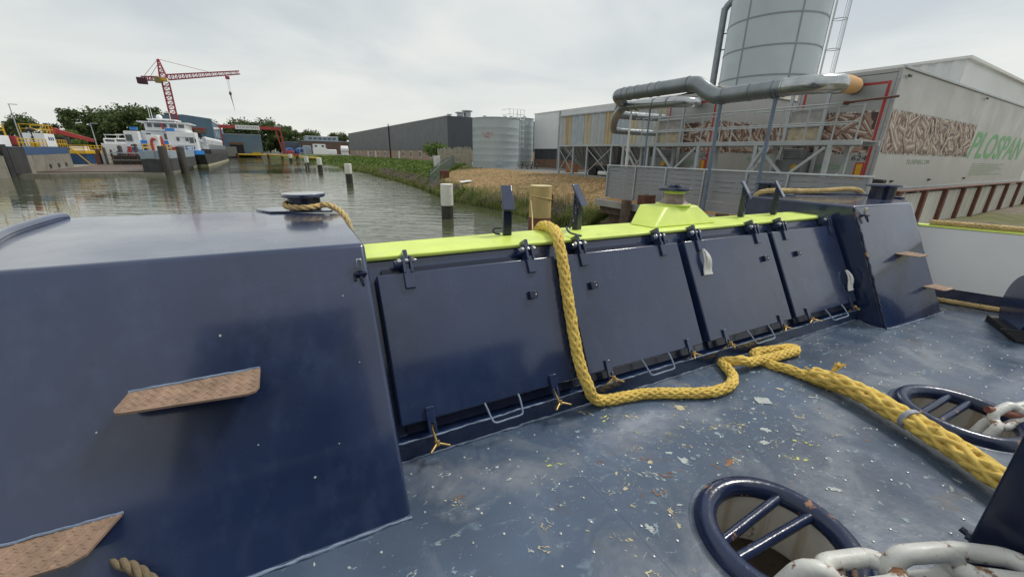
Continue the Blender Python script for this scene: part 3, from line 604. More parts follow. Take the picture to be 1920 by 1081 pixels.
ch = chain('anchor_chain', [(1.56,.50,.98),(1.55,.485,1.18),(1.57,.455,1.36),(1.64,.42,1.43),(1.83,.345,1.455),(2.04,.255,1.465),(2.20,.165,1.485),(2.28,.06,1.51),(2.31,-.15,1.55)], 'heavy white painted anchor chain with rust, crossing to the windlass foundation', base=(1.55,.45,1.3), roll0=.15)
mb = MB(); mb.cyl((1.50,.43,1.42),(1.66,.40,1.47),.022,12); build(mb, 'stopper_pin', mat('red_oxide',(.26,.10,.07),.5,.1,.25,10), ch, smooth=50)
ch2 = chain('anchor_chain', [(3.90,.56,.80),(3.90,.57,1.05),(3.92,.55,1.22),(4.00,.52,1.33),(4.12,.485,1.385),(4.28,.45,1.41),(4.42,.38,1.42),(4.55,.15,1.44)], 'white rusty anchor chain lying over the farther hawse ring', base=(4.0,.5,1.3), roll0=.6, L=.25, W=.165, r=.030)
mb = MB(); mb.cyl((3.98,.58,1.40),(4.25,.37,1.36),.024,12); build(mb, 'stopper_pin', MATS['red_oxide'], ch2, smooth=50)
# white webbing loops hanging on the lids
def loop(u, t0, t1, label):
    WEB = mat('white_webbing',(.72,.71,.67),.7,0,.08,20,bump=.2,bs=150); mb = MB(); n = 9
    for (w0,w1,h0,sk) in ((.010,.034,.022,-.022),(.010,.034,.040,.018)):
        vs = []
        for i in range(n):
            f = i/(n-1); t = t1+(t0-t1)*f; w = w0+(w1-w0)*min(1,f*1.5); h = .02+.030*math.sin(math.pi*min(1,f*1.1+.1))*(h0/.03)
            for (sx,hh) in ((-1,0),(0,.008),(1,0)): vs.append(LP(u+sk*f+sx*w,t,h+hh))
            for (sx,hh) in ((1,-.006),(-1,-.006)): vs.append(LP(u+sk*f+sx*w,t,h+hh))
        m = 5; mb.add(vs, [(i*m+k,i*m+(k+1)%m,(i+1)*m+(k+1)%m,(i+1)*m+k) for i in range(n-1) for k in range(m)]+[tuple(range(m)),tuple((n-1)*m+k for k in range(m))])
    return tag(build(mb, 'webbing_loop', WEB, None, base=LP(u,t0,0), frame='B', smooth=60), label, 'strap', 'white loops on the locker lids')
loop(3.066,.565,.795,'white folded webbing loop hanging from the hinge of the third locker lid')
loop(5.215,.13,.36,'white folded webbing loop low on the last locker lid beside the box')
# ================================================================ SITE (frame S: x=b inland, y=a along the quay, z)
GZ = 1.5
STRAW = (.37,.245,.12); GREEN = (.085,.125,.035); DIRT = (.20,.17,.13); GREY = (.21,.205,.195)
def shore(a):
    pts = [(-60,11.4),(0,11.4),(12,11.3),(16,11.1),(19.5,11.2),(24.6,10.4),(30,11.0),(36,11.8),(45,12.4),(60,12.9),(80,12.9),(100,12.4),(130,10.5),(160,7.5),(185,4),(230,-4),(400,-4)]
    for (x0,y0),(x1,y1) in zip(pts,pts[1:]):
        if a <= x1: return y0+(y1-y0)*max(0,(a-x0))/(x1-x0)
    return pts[-1][1]
def height(a, b):
    d = max(b-shore(a), -27.5-b, a-206)
    if a < 12.2 and b > 0: prof = [(-6,-1.6),(-.5,-.5),(0,-.1),(1.2,.2),(2.6,1.43),(4,1.47),(900,1.5)]
    else: prof = [(-6,-1.6),(-.6,-.35),(0,-.02),(.5,.28),(1.5,.62),(3,.95),(6,1.30),(9,1.48),(10,1.5),(2000,1.5)]
    if d <= prof[0][0]: return prof[0][1]
    z = 1.5
    for (x0,z0),(x1,z1) in zip(prof,prof[1:]):
        if d <= x1:
            z = z0+(z1-z0)*(d-x0)/(x1-x0); break
    if 0 < d < 9: z += .10*mnoise.noise((a*.35,b*.35,0))
    return z
al = [-600,-200,-60,-20,0,6,10,12,12.4]+[13+.9*i for i in range(52)]+[61+3*i for i in range(46)]+[199+1.0*i for i in range(22)]+[225,240,270,330,500,900,2500]
bl = [-2500,-700,-200,-90,-50,-42,-38,-35,-33,-31.5,-30,-29,-28,-27.5,-27,-25,-20,-14,-8,-6,-4,-2]+[-1+.8*i for i in range(33)]+[26,28,31,36,45,60,90,200,700,2500]
mb = MB(); na, nb = len(al), len(bl)
mb.add([(b,a,height(a,b)) for a in al for b in bl], [(i*nb+j,i*nb+j+1,(i+1)*nb+j+1,(i+1)*nb+j) for i in range(na-1) for j in range(nb-1)])
g = build(mb, 'ground', vcol_mat('ground_cover','col',.9,.5,6), None, smooth=80); tag(g, 'harbour bank of dry mown grass, green verge and yard', 'ground', kind='structure')
cols = []
for p in g.data.polygons:
    b, a, z = p.center; d = b-shore(a); nz_ = mnoise.noise((a*.25,b*.25,3)); mx = lambda c1,c2,t: tuple(x+(y-x)*max(0,min(1,t)) for x,y in zip(c1,c2))
    if 12 < a < 42 and b > 0: c = mx(STRAW,(.29,.22,.10),nz_+.3); c = mx(GREEN,c,d-1.0+nz_); c = mx(c,GREY,(b-20.5+nz_)*.8)
    elif a >= 42 and a < 200 and b > 0: c = mx(GREEN,(.13,.15,.05),nz_+.4); c = mx(c,GREY,(b-24)*.3)
    elif a < 12: c = mx(DIRT,(.15,.15,.06),nz_*1.6+.5)
    else: c = mx((.13,.13,.07),GREY,nz_+.5)
    cols.append(c)
vcol(g, cols)

# ---- leaf and blade helpers
def leaf_mat(name, c0, c1, c2, sc=.6, trans=.25):
    m = bpy.data.materials.new(name); m.use_nodes = True; t = m.node_tree; N = t.nodes; L = t.links.new; p = N['Principled BSDF']; p.inputs['Roughness'].default_value = .6; p.inputs['Specular IOR Level'].default_value = .25
    gi = N.new('ShaderNodeObjectInfo'); ge = N.new('ShaderNodeNewGeometry'); tcn = N.new('ShaderNodeTexCoord'); n = N.new('ShaderNodeTexNoise'); n.inputs['Scale'].default_value = sc; n.inputs['Detail'].default_value = 4; L(tcn.outputs['Object'], n.inputs[0])
    a = N.new('ShaderNodeMath'); a.operation = 'MULTIPLY_ADD'; L(ge.outputs['Random Per Island'], a.inputs[0]); a.inputs[1].default_value = .45; L(n.outputs[0], a.inputs[2])
    r = N.new('ShaderNodeValToRGB'); r.color_ramp.elements[0].position = .35; r.color_ramp.elements[0].color = (*c0,1); r.color_ramp.elements[1].position = 1.0; r.color_ramp.elements[1].color = (*c2,1); e = r.color_ramp.elements.new(.68); e.color = (*c1,1)
    L(a.outputs[0], r.inputs[0]); L(r.outputs[0], p.inputs['Base Color'])
    tr = N.new('ShaderNodeBsdfTranslucent'); L(r.outputs[0], tr.inputs[0]); ms = N.new('ShaderNodeMixShader'); ms.inputs[0].default_value = trans; L(p.outputs[0], ms.inputs[1]); L(tr.outputs[0], ms.inputs[2])
    L(ms.outputs[0], N['Material Output'].inputs[0]); return m
LEAFD = leaf_mat('leaf_dark', (.034,.056,.022), (.080,.120,.042), (.16,.20,.07), .35)
LEAFG = leaf_mat('leaf_bank', (.040,.075,.015), (.11,.18,.038), (.24,.30,.075), .8)
LEAFB = leaf_mat('leaf_bright', (.06,.10,.02), (.12,.19,.04), (.20,.27,.07), .5)
STRAWM = leaf_mat('straw_blade', (.24,.155,.07), (.42,.285,.14), (.56,.43,.22), 1.2, .15)
FLOW = leaf_mat('purple_flower', (.14,.05,.12), (.27,.12,.24), (.40,.24,.36), 1., .2)
REED = leaf_mat('verge_blade', (.07,.10,.03), (.17,.21,.065), (.34,.33,.13), .9, .4)
def leaf(mb, c, s, rnd, el=.6):
    n = Vector((rnd.gauss(0,1),rnd.gauss(0,1),rnd.gauss(.3,1))).normalized(); a = n.orthogonal().normalized(); b = n.cross(a); th = rnd.uniform(0,6.28); a, b = a*math.cos(th)+b*math.sin(th), b*math.cos(th)-a*math.sin(th); c = Vector(c); w = s*el
    mb.add([c-a*s, c-b*w+n*s*.15, c+a*s, c+b*w+n*s*.15], [(0,1,2,3)])
def crown(seed, h, rx, n, s, clumps=22, low=.18):
    rnd = random.Random(seed); mb = MB(); cs = []
    for k in range(clumps):
        z = rnd.uniform(low,.93); f = math.sin(math.pi*min(1,max(.1,(z-low+.12)/(1.12-low))))**.6; r = rx*f*math.sqrt(rnd.random()); th = rnd.uniform(0,6.283); cs.append((Vector((r*math.cos(th),r*math.sin(th),z*h)), rx*rnd.uniform(.22,.42)))
    for i in range(n):
        c, cr = rnd.choice(cs); d = Vector((rnd.gauss(0,1),rnd.gauss(0,1),rnd.gauss(0,.8))).normalized()*cr*rnd.uniform(.45,1.05); leaf(mb, c+d, s*rnd.uniform(.6,1.3), rnd)
    return mb, cs
def trunk_mb(h, r, cs, rnd):
    mb = MB(); mb.tube([(0,0,-.1),(r*.3,0,h*.3),(-r*.2,r*.2,h*.6),(0,0,h*.85)], [r,r*.75,r*.5,r*.18], 8)
    for c,_ in cs[:9]: mb.tube([(0,0,max(.2*h,c.z-.25*h)),tuple(c*.6+Vector((0,0,c.z*.35))),tuple(c)], [r*.4,r*.25,r*.08], 5)
    return mb
BARK = mat('bark',(.07,.055,.04),.9,0,.3,3)
TREES = []
for i,(h,rx,n) in enumerate(((12,4.6,4200),(12,3.8,3800),(12,5.4,4600),(12,3.2,3200))):
    mb, cs = crown(40+i, h, rx, n, .34, 30, .12); TREES.append((mb, trunk_mb(h,.28,cs,random)))
TM = {}
def tree(b, a, h, kind, label, z=GZ, group=None, leafm=None, wide=1.0):
    t = thing('tree', label, 'tree', (b,a,z), 'S', group); key = (kind, leafm.name if leafm else '')
    if key not in TM:
        c = build(MBshift(TREES[kind][0],Vector((b,a,z))), 'crown', leafm or LEAFD, t); k = build(MBshift(TREES[kind][1],Vector((b,a,z))), 'trunk', BARK, t, smooth=60); TM[key] = (c.data,k.data)
    else:
        for nm,me in zip(('crown','trunk'),TM[key]):
            o = bpy.data.objects.new(nm, me); COL.objects.link(o); o.parent = t
    t.matrix_world = FR['S'] @ Matrix.Translation((b,a,z)) @ Matrix.Rotation(random.uniform(0,6.28),4,'Z') @ Matrix.Diagonal((h/12*wide,h/12*wide,h/12,1))
    return t
def MBshift(mb, b):
    m = MB(); m.v = [p+b for p in mb.v]; m.f = mb.f; m.m = mb.m; return m

# ---- bank vegetation
rnd = random.Random(5)
mb = MB()
for i in range(24000):      # mown straw
    a = 13+34*rnd.random()**1.6; b = shore(a)+1.2+rnd.random()*8.5
    z = height(a,b); s = rnd.uniform(.07,.22); th = rnd.uniform(0,6.28); d = Vector((math.cos(th),math.sin(th),rnd.uniform(.05,.5)))*s; w = Vector((-math.sin(th),math.cos(th),0))*.016
    p = Vector((b,a,z+.005)); mb.add([p-w,p+w,p+d+w*.5,p+d-w*.5], [(0,1,2,3)])
tag(build(mb, 'dry_grass', STRAWM, None, base=(15,25,.8)), 'dry mown straw coloured grass on the slope below the tanks', 'grass', kind='stuff')
mb = MB()
for i in range(26000):      # lush bank between quay bend and far end
    a = 25+110*rnd.random()**1.6; w = min(11.0,max(.8,(a-33)*.60))
    d = rnd.random()**.8*w; b = shore(a)+.1+d; hgt = (.25+.40*min(1,d/2))*(.75+.75*mnoise.noise((a*.22,b*.3,7)))*(.40 if d > 4.5 else .8); f = (a-24)/110
    leaf(mb, (b,a,max(0,height(a,b))+max(.05,hgt)*rnd.random()**.6), rnd.uniform(.09,.17)*(1+1.3*f), rnd, .45)
tag(build(mb, 'bank_shrubs', LEAFG, None, base=(16,50,.8)), 'lush green bramble and weeds covering the far bank', 'bush', kind='stuff')
mb = MB()
for i in range(21000):      # tall verge at the waterline
    a = 12.6+75*rnd.random()**1.9; d = abs(rnd.gauss(0,.75)); b = shore(a)+d-.05; z = max(-.03,height(a,b)); cl = .45+.9*max(0,mnoise.noise((a*.9,b*.9,2))+.45)
    h = rnd.uniform(.15,.50)*cl; th = rnd.uniform(0,6.28); lean = Vector((math.cos(th),math.sin(th),0))*h*rnd.uniform(.1,.5); w = Vector((-math.sin(th),math.cos(th),0))*(.014+.02*(a-12)/75)
    p = Vector((b,a,z)); q_ = p+lean*.4+Vector((0,0,h*.65)); r_ = p+lean+Vector((0,0,h)); mb.add([p-w,p+w,q_+w*.9,r_,q_-w*.9], [(0,1,2,3,4)])
tag(build(mb, 'verge_grass', REED, None, base=(11.5,25,.2)), 'tall wild verge grass along the waterline', 'grass', kind='stuff')
mb = MB()
for i in range(5200):      # loosestrife spikes
    a = 13+45*rnd.random()**1.5; d = abs(rnd.gauss(.45,.45)); b = shore(a)+d
    if mnoise.noise((a*.55,b*.3,11)) < -.05: continue
    z = max(0,height(a,b)); h = rnd.uniform(.25,.58); s = .030+.02*(a-13)/45; leaf(mb, (b+rnd.gauss(0,.03),a+rnd.gauss(0,.03),z+h), s, rnd, .6)
tag(build(mb, 'purple_flowers', FLOW, None, base=(11.5,25,.5)), 'purple flowering weeds scattered along the waterline', 'flowers', kind='stuff')

# ---- quay slab
CONC = mat('quay_concrete',(.33,.315,.28),.85,0,.18,2.5,bump=.3,bs=18,wear=(.22,.20,.16),wt=.6,ws=5)
ORANGE = mat('orange_quay_paint',(.50,.25,.08),.8,0,.2,3,bump=.2,bs=25,wear=(.33,.30,.26),wt=.56,ws=4)
TIMBER = mat('dark_timber',(.10,.068,.045),.85,0,.35,6,bump=.5,bs=22,wear=(.20,.19,.18),wt=.62,ws=6)
RUST = mat('rust_brown',(.13,.055,.035),.75,.1,.3,8,bump=.2,bs=40)
qy = thing('quay', 'concrete quay edge on timber piles with a worn orange surface', 'quay', (11,8,1.2), kind='structure')
mb = MB(); mb.box(10.45,15.2,-12,11.35,1.25,1.492); build(mb, 'slab', CONC, qy, bevel=.02)
mb = MB(); mb.add([(10.62,-12,1.497),(11.2,-12,1.497),(11.2,11.2,1.497),(10.62,11.2,1.497)],[(0,1,2,3)]); build(mb, 'painted_strip', ORANGE, qy)
for z,x in ((1.12,10.60),(.55,10.68)):
    mb = MB(); mb.box(x,x+.28,-12,11.2,z-.13,z+.12); build(mb, 'waling', TIMBER, qy, bevel=.015)
mb = MB(); mb.box(10.9,11.1,-12,11.0,-.4,1.24); build(mb, 'sheet_piling', mat('dark_sheet_piling',(.12,.085,.055),.8,.1,.3,3), qy)
for a in (9.6,6.2,2.8):
    mb = MB(); mb.lathe((10.27,a,-.8), [(.165,0),(.165,2.38),(.15,2.42),(1e-6,2.43)], 14); build(mb, 'fender_pile', TIMBER, qy, smooth=50)
mb = MB(); mb.box(10.5,10.75,9.05,9.35,1.495,1.80); mb.box(10.75,10.98,9.02,9.09,1.495,1.80); mb.box(10.75,10.98,9.31,9.38,1.495,1.80)
tag(build(mb, 'steel_block', RUST, None, base=(10.7,9.2,1.5)), 'rust brown hollow steel block on the quay edge', 'bollard')

# ---- mooring piles standing in the water
PILEW = mat('pile_white_paint',(.76,.74,.66),.6,0,.08,4,wear=(.36,.20,.06),wt=.615,ws=3.2,bump=.1,bs=30)
PILED = mat('pile_dark',(.045,.038,.032),.7,0,.35,5,bump=.2,bs=25,wear=(.10,.075,.05),wt=.6,ws=6)
def pile(b, a, top, r, label, split=.95, square=False):
    t = thing('mooring_pile', label, 'pile', (b,a,0), 'S', 'white topped mooring piles'); z1 = top-split
    mb = MB(); mb.lathe((b,a,-1.2), [(r,0),(r,1.2+z1)], 20); build(mb, 'shaft', PILED, t, smooth=40)
    mb = MB(); mb.lathe((b,a,z1), [(r*1.03,0),(r*1.04,.02),(r*1.04,split-.02),(r*.98,split),(1e-6,split+.01)], 20); build(mb, 'white_cap', PILEW, t, smooth=40)
    return t
pile(7.3,18.2,1.62,.285,'white topped mooring pile standing off the purple flowers, nearest the yellow wooden pile',1.0)
pile(7.1,43.4,1.85,.33,'white topped mooring pile with rust brown marks, farther up the basin',.95)
pile(7.2,68.3,2.0,.34,'third white topped mooring pile up the basin',1.0); pile(6.6,82,2.0,.34,'fourth white topped mooring pile with a ladder frame beside it',1.0); pile(6.5,128,2.0,.4,'farthest white topped mooring pile before the rusty jetty',1.0)
mb = MB()
for dx in (-.5,.5): mb.cyl((6.0+dx*.8,80,-.5),(6.0+dx*.8,80,3.4),.05,6)
for z in (1.0,1.8,2.6,3.3): mb.cyl((5.6,80,z),(6.4,80,z),.04,6)
tag(build(mb, 'ladder_frame', GALV, None, base=(6,80,0)), 'thin white ladder frame standing in the water beside a pile', 'ladder')
WOODP = mat('yellow_wood_pile',(.50,.37,.15),.7,0,.18,5,bump=.3,bs=16,stretch=(1,1,.25),wear=(.30,.25,.10),wt=.62,ws=5)
# (world 0.73, 11.0)
dp = (0.73*.8548+11*.5190, -0.73*.5190+11*.8548)
t = thing('wooden_dolphin', 'stout pale yellow wooden pile with rusty brown foot, a thin line round it', 'pile', (dp[0],dp[1],0))
mb = MB(); mb.lathe((dp[0],dp[1],1.38), [(.30,0),(.30,.79),(.295,.82),(1e-6,.825)], 28); build(mb, 'upper_shaft', WOODP, t, smooth=40)
mb = MB(); mb.lathe((dp[0],dp[1],2.206), [(.295,0),(.30,.006),(.29,.016),(1e-6,.018)], 28); build(mb, 'end_grain', mat('end_grain',(.62,.52,.30),.8,0,.1,6), t, smooth=40)
mb = MB(); mb.lathe((dp[0],dp[1],-1.2), [(.315,0),(.315,2.58)], 28); build(mb, 'lower_shaft', mat('brown_pile_foot',(.17,.07,.04),.8,0,.3,5,bump=.2,bs=20), t, smooth=40)
mb = MB(); mb.tube([(dp[0]+.34,dp[1]+.0,1.55),(dp[0]+.38,dp[1]-.02,1.75),(dp[0]+.37,dp[1]-.02,1.95),(dp[0]+.33,dp[1],2.05)], [.02,.045,.045,.02], 8); build(mb, 'iron_cleat', RUST, t, smooth=50)
mb = MB(); mb.tube([(dp[0]+.312*math.cos(x*.35),dp[1]+.312*math.sin(x*.35),1.82-.018*x) for x in range(-9,1)], .014, 6); build(mb, 'line', ROPEB, t, smooth=60)

# ---- dark hall with sand coloured plinth
CLAD = mat('anthracite_sheen_cladding',(.150,.158,.168),.55,.1,.06,.3,wave=('Z',2.2,.012)); CLAD.node_tree.nodes  # side wall: grazing sheen on the anthracite put into a lighter colour
CLAD2 = mat('anthracite_cladding',(.062,.070,.085),.55,.1,.06,.3,wave=('Z',2.2,.012))  # same cladding for end wall and roof, darker copy without the painted sheen
SAND = mat('sand_brick',(.36,.265,.185),.85,0,.12,2,bump=.2,bs=6); FRAMEW = mat('white_frame',(.72,.72,.70),.5,0,.03,2); SHADEG = mat('window_glass',(.10,.115,.125),.12,0,.2,1)
hl = thing('dark_hall', 'long anthracite clad industrial hall with sand coloured plinth on the far bank', 'warehouse', (40,110,GZ))
def hwall(a0,a1,z1): 
    mb = MB(); mb.box(29.5,29.8,a0,a1,3.52,z1); build(mb, 'cladding', CLAD, hl)
    mb = MB(); mb.box(29.58,29.85,a0,a1,1.3,3.515); build(mb, 'plinth', SAND, hl)
hwall(72.2,112,9.3); hwall(112.9,172,9.45)
mb = MB(); mb.box(29.62,29.9,112,112.9,1.4,9.3); build(mb, 'expansion_joint', RUBBER, hl)
mb = MB(); mb.cyl((29.40,112.3,1.5),(29.40,112.3,9.9),.14,8); build(mb, 'downpipe', RUBBER, hl, smooth=40)
mb = MB(); mb.box(29.505,58,72.0,72.19,3.52,9.35); build(mb, 'end_cladding', CLAD2, hl)
mb = MB(); mb.box(29.58,58,72.05,72.3,1.3,3.515); build(mb, 'plinth', SAND, hl)
mb = MB(); mb.box(29.9,58,72.31,171.9,9.0,9.2); build(mb, 'roof', CLAD2, hl)
mb = MB(); mb.box(29.40,29.62,71.9,172.1,9.32,9.44); build(mb, 'roof_trim', FRAMEW, hl)
for (a,w,z0,z1) in ((101,1.5,2.0,3.3),(94.6,1.5,2.0,3.3),(88.2,1.5,2.0,3.3),(81.6,1.6,2.0,3.3),(125.5,2.,2.0,3.1),(118,2.,2.0,3.1),(136,2.,2.,3.1),(152,2,2,3.1),(158,2,2,3.1),(104.5,1.0,1.45,3.35),(129.5,1.1,1.4,3.3),(140,1.1,1.4,3.3)):
    mb = MB(); mb.box(29.50,29.585,a-w/2,a+w/2,z0,z1); w_ = build(mb, 'window' if z0 > 1.6 else 'door', FRAMEW, hl)
    if z0 > 1.6:
        for k in (-1,1):
            mb = MB(); mb.box(29.485,29.498,a+k*w/4-w*.19,a+k*w/4+w*.19,z0+.12,z1-.12); build(mb, 'pane', SHADEG, w_)
for (x,a,r,z0,z1,cp) in ((33.2,80,.30,9.2,10.4,.5),(35.5,80,.62,9.2,10.9,.95),(37.1,80,.75,9.2,11.3,1.1),(35.2,79,.4,9.2,10.3,.6)):
    mb = MB(); mb.lathe((x,a,z0), [(r,0),(r,z1-z0-.3)], 14); v = build(mb, 'roof_vent', GALV, hl, smooth=40)
    mb = MB(); mb.lathe((x,a,z1-.25), [(r*.9,0),(cp,.02),(cp,.2),(1e-6,.28)], 14); build(mb, 'vent_cap', GALV, v, smooth=40)

# ---- grey storage tanks
TANK = mat('tank_steel',(.38,.425,.44),.62,0,.06,.8)
def storage_tank(b, a, r, z1, label, n=48):
    t = thing('storage_tank', label, 'tank', (b,a,GZ), 'S', 'grey storage tanks'); prof = [(r+.06,-.02),(r+.06,.06),(r,.07)]; k = int((z1-GZ)/.72)
    for i in range(1,k): z = i*.72; prof += [(r,z-.03),(r+.004,z-.015),(r+.004,z+.015),(r,z+.03)]
    prof += [(r,z1-GZ-.05),(r+.05,z1-GZ-.03),(r+.05,z1-GZ)]
    mb = MB(); mb.lathe((b,a,GZ), prof, n); build(mb, 'shell', TANK, t, smooth=30)
    mb = MB(); mb.lathe((b,a,z1), [(r,0),(r*.5,.16),(1e-6,.25)], n); build(mb, 'roof', TANK, t, smooth=30)
    for (x,y) in ((-.8,.5),(.6,-.5)):
        mb = MB(); mb.lathe((b+x*r*.5,a+y*r*.5,z1+.1), [(.22,0),(.22,.22),(1e-6,.25)], 12); build(mb, 'hatch', TANK, t, smooth=40)
    return t
t1 = storage_tank(23.86,43.6,2.72,6.85,'large grey cylindrical steel tank with red lettering, behind the picnic table')
t2 = storage_tank(29.75,48.2,2.05,7.45,'narrower grey cylindrical tank tucked behind the ladder')
REDL = mat('red_letter',(.50,.10,.09),.6)
dv = Vector((-23.86,-43.6,0)).normalized(); a0_ = math.atan2(dv.y,dv.x)
for s_,z,off in (('ILAKA',5.05,-.62),('TMC',4.68,-.52)):
    for i,chh in enumerate(s_):
        th = a0_+off+i*.105; c = Vector((23.86+2.745*math.cos(th),43.6+2.745*math.sin(th),z)); text('letter', chh, REDL, t1, c, (-math.sin(th),math.cos(th),0), (0,0,1), .36)
th = a0_+.15; c = Vector((23.86,43.6,0))+Vector((math.cos(th),math.sin(th),0))*2.72; tx = Vector((-math.sin(th),math.cos(th),0)); nr = Vector((math.cos(th),math.sin(th),0))
mb = MB(); pp = [c+tx*x+Vector((0,0,z)) for x,z in ((-.38,1.75),(.38,1.75),(.38,2.5),(-.38,2.5))]; mb.extr([p-nr*.05 for p in pp], nr*.12); build(mb, 'manhole', TANK, t1, bevel=.03)
# caged ladder between the tanks
ld = thing('tank_ladder', 'white caged ladder with platform rail between the two grey tanks', 'ladder', (27.2,43.9,GZ))
for dx in (-.22,.22):
    mb = MB(); mb.cyl((27.2+dx,43.9,GZ),(27.2+dx,43.9,7.9),.035,6); build(mb, 'stile', FRAMEW, ld, smooth=40)
for k in range(20):
    mb = MB(); mb.cyl((26.98,43.9,GZ+.3+k*.3),(27.42,43.9,GZ+.3+k*.3),.02,5); build(mb, 'rung', FRAMEW, ld)
for k in range(6):
    z = 3.9+.6*k; mb = MB(); mb.tube([(27.2+.42*math.sin(x),43.9-.42-.36*math.cos(x)*1.0,z) for x in [R(v) for v in range(-130,131,20)]], .025, 5); build(mb, 'cage_hoop', FRAMEW, ld)
for x in (-.42,-.25,0,.25,.42):
    mb = MB(); y = 43.48-.36*math.sqrt(max(0,1-(x/.43)**2)); mb.cyl((27.2+x,y,3.9),(27.2+x,y,6.9),.022,5); build(mb, 'cage_bar', FRAMEW, ld)
mb = MB()
for x in (25.6,26.1,26.6,27.1,27.6): mb.cyl((x,43.4,6.9),(x,43.4,8.05),.03,5)
for z in (7.5,8.05): mb.cyl((25.6,43.4,z),(27.6,43.4,z),.03,5); mb.cyl((25.6,43.4,z),(25.6,45.2,z),.03,5)
mb.box(25.5,27.7,43.3,45.2,6.86,6.92); build(mb, 'platform_rail', FRAMEW, ld)

# ---- white hall behind the hopper
WCLAD = mat('white_cladding',(.70,.72,.72),.5,0,.03,.4); WCORR = mat('white_corrugated',(.66,.69,.70),.5,0,.04,.5,wave=('Y',1.6,.05))
DBOARD = mat('dark_boards',(.05,.055,.06),.8,0,.3,2,wave=('Y',3.0,.03)); BRICKR = mat('red_brown_brick',(.19,.115,.075),.9,0,.2,3,bump=.2,bs=10)
wh_ = thing('white_hall', 'white clad hall with dark boards and brick foot, behind the rusty hopper', 'warehouse', (40,38,GZ))
mb = MB(); mb.box(31,31.2,40.8,46.2,3.75,7.92); build(mb, 'panel_wall', WCLAD, wh_)
mb = MB(); mb.box(31,31.2,24.5,40.78,3.75,7.88); build(mb, 'corrugated_wall', WCORR, wh_)
mb = MB(); mb.box(31.1,31.3,24.5,46.1,2.48,3.745); build(mb, 'board_wall', DBOARD, wh_)
mb = MB(); mb.box(31.05,31.35,24.5,46.15,1.3,2.475); build(mb, 'brick_foot', BRICKR, wh_)
mb = MB(); mb.box(31.21,55,24.5,46.15,7.6,7.75); build(mb, 'roof', WCLAD, wh_)
mb = MB(); mb.box(30.93,31.25,24.4,46.3,7.93,8.03); build(mb, 'roof_trim', FRAMEW, wh_)
mb = MB(); mb.box(31.35,55,46.0,46.15,1.4,7.75); build(mb, 'end_wall', WCLAD, wh_)
mb = MB(); mb.cyl((30.9,40.8,1.5),(30.9,40.8,7.9),.07,8); build(mb, 'downpipe', GALV, wh_, smooth=40)

# ---- rusty hopper on legs
hp_ = thing('hopper_bunker', 'rust streaked corrugated hopper bunker on braced steel legs', 'hopper', (23.5,23,GZ))
HPM = [mat('hopper_sheet_%d'%i, c, .6, .15, .10, 2, streak=(.33,.155,.035), st=s_) for i,(c,s_) in enumerate((((.40,.43,.44),.58),((.46,.44,.33),.46),((.36,.42,.47),.60),((.46,.42,.28),.44)))]
k = 0; a = 28.95
while a > 15.2:
    w = .78; mb = MB(); n = 5
    vs = [];  pr = [(0,0),(.10,-.05),(.38,-.05),(.48,0),(w-.02,0)]
    for (da,dx) in pr: vs += [(22.05+dx,a-da,3.82),(22.05+dx,a-da,6.05)]
    mb.add(vs, [(2*i,2*i+2,2*i+3,2*i+1) for i in range(4)]); mb.add([(22.06,a,3.82),(22.06,a-w+.02,3.82),(22.06,a-w+.02,6.05),(22.06,a,6.05)],[(0,1,2,3)])
    build(mb, 'corrugated_sheet', HPM[(k*7+k//3)%4], hp_); a -= w; k += 1
mb = MB(); mb.box(22.07,25.3,15.2,28.9,3.84,6.0); build(mb, 'bunker_body', mat('hopper_grey',(.30,.32,.33),.6,.1,.1,1), hp_)
mb = MB(); mb.box(21.93,22.1,15.0,29.05,6.052,6.14); mb.box(21.93,22.1,15.0,29.05,3.70,3.815); build(mb, 'edge_beam', GALV, hp_)
HOP = mat('hopper_cone_steel',(.17,.18,.185),.6,.2,.12,1.5)
for (y0,y1) in ((28.9,25.4),(25.35,21.95),(21.9,18.5),(18.45,15.2)):
    mb = MB(); ym = (y0+y1)/2; mb.add([(22.12,y0,3.7),(22.12,y1,3.7),(25.2,y1,3.7),(25.2,y0,3.7),(23.3,ym+.35,2.1),(23.3,ym-.35,2.1),(24.0,ym-.35,2.1),(24.0,ym+.35,2.1)], [(0,1,5,4),(1,2,6,5),(2,3,7,6),(3,0,4,7),(4,5,6,7)]); c_ = build(mb, 'hopper_cone', HOP, hp_)
    for f in (.18,.38,.62,.82):
        mb = MB(); mb.bar((22.1,y0+(y1-y0)*f,3.69),(23.28,ym+.35-.7*f,2.12),.06,.08); build(mb, 'stiffener', GALV, c_)
legs = (28.85,26.95,25.25,22.6,20.85,19.2,17.0,15.3)
for x in (22.05,25.2):
    for y in legs:
        mb = MB(); mb.bar((x,y,1.45),(x,y,3.70),.14,.14); build(mb, 'leg', GALV, hp_)
for (y0,y1) in ((28.85,26.95),(25.25,22.6),(20.85,19.2)):
    for zz in ((1.65,3.55),(3.55,1.65)):
        mb = MB(); mb.bar((21.98+.01*zz[0],y0,zz[0]),(21.98+.01*zz[0],y1,zz[1]),.05,.05); build(mb, 'brace', GALV, hp_)
mb = MB(); mb.box(21.8,25.6,14.8,29.4,1.42,1.53); build(mb, 'base_slab', CONC, hp_)
mb = MB(); mb.cyl((22.3,24.0,1.75),(22.3,20.2,1.75),.16,12); tag(build(mb, 'white_pipe', WHITEP, None, base=(22.3,22,1.6), smooth=40), 'white pipe length lying under the hopper legs', 'pipe')
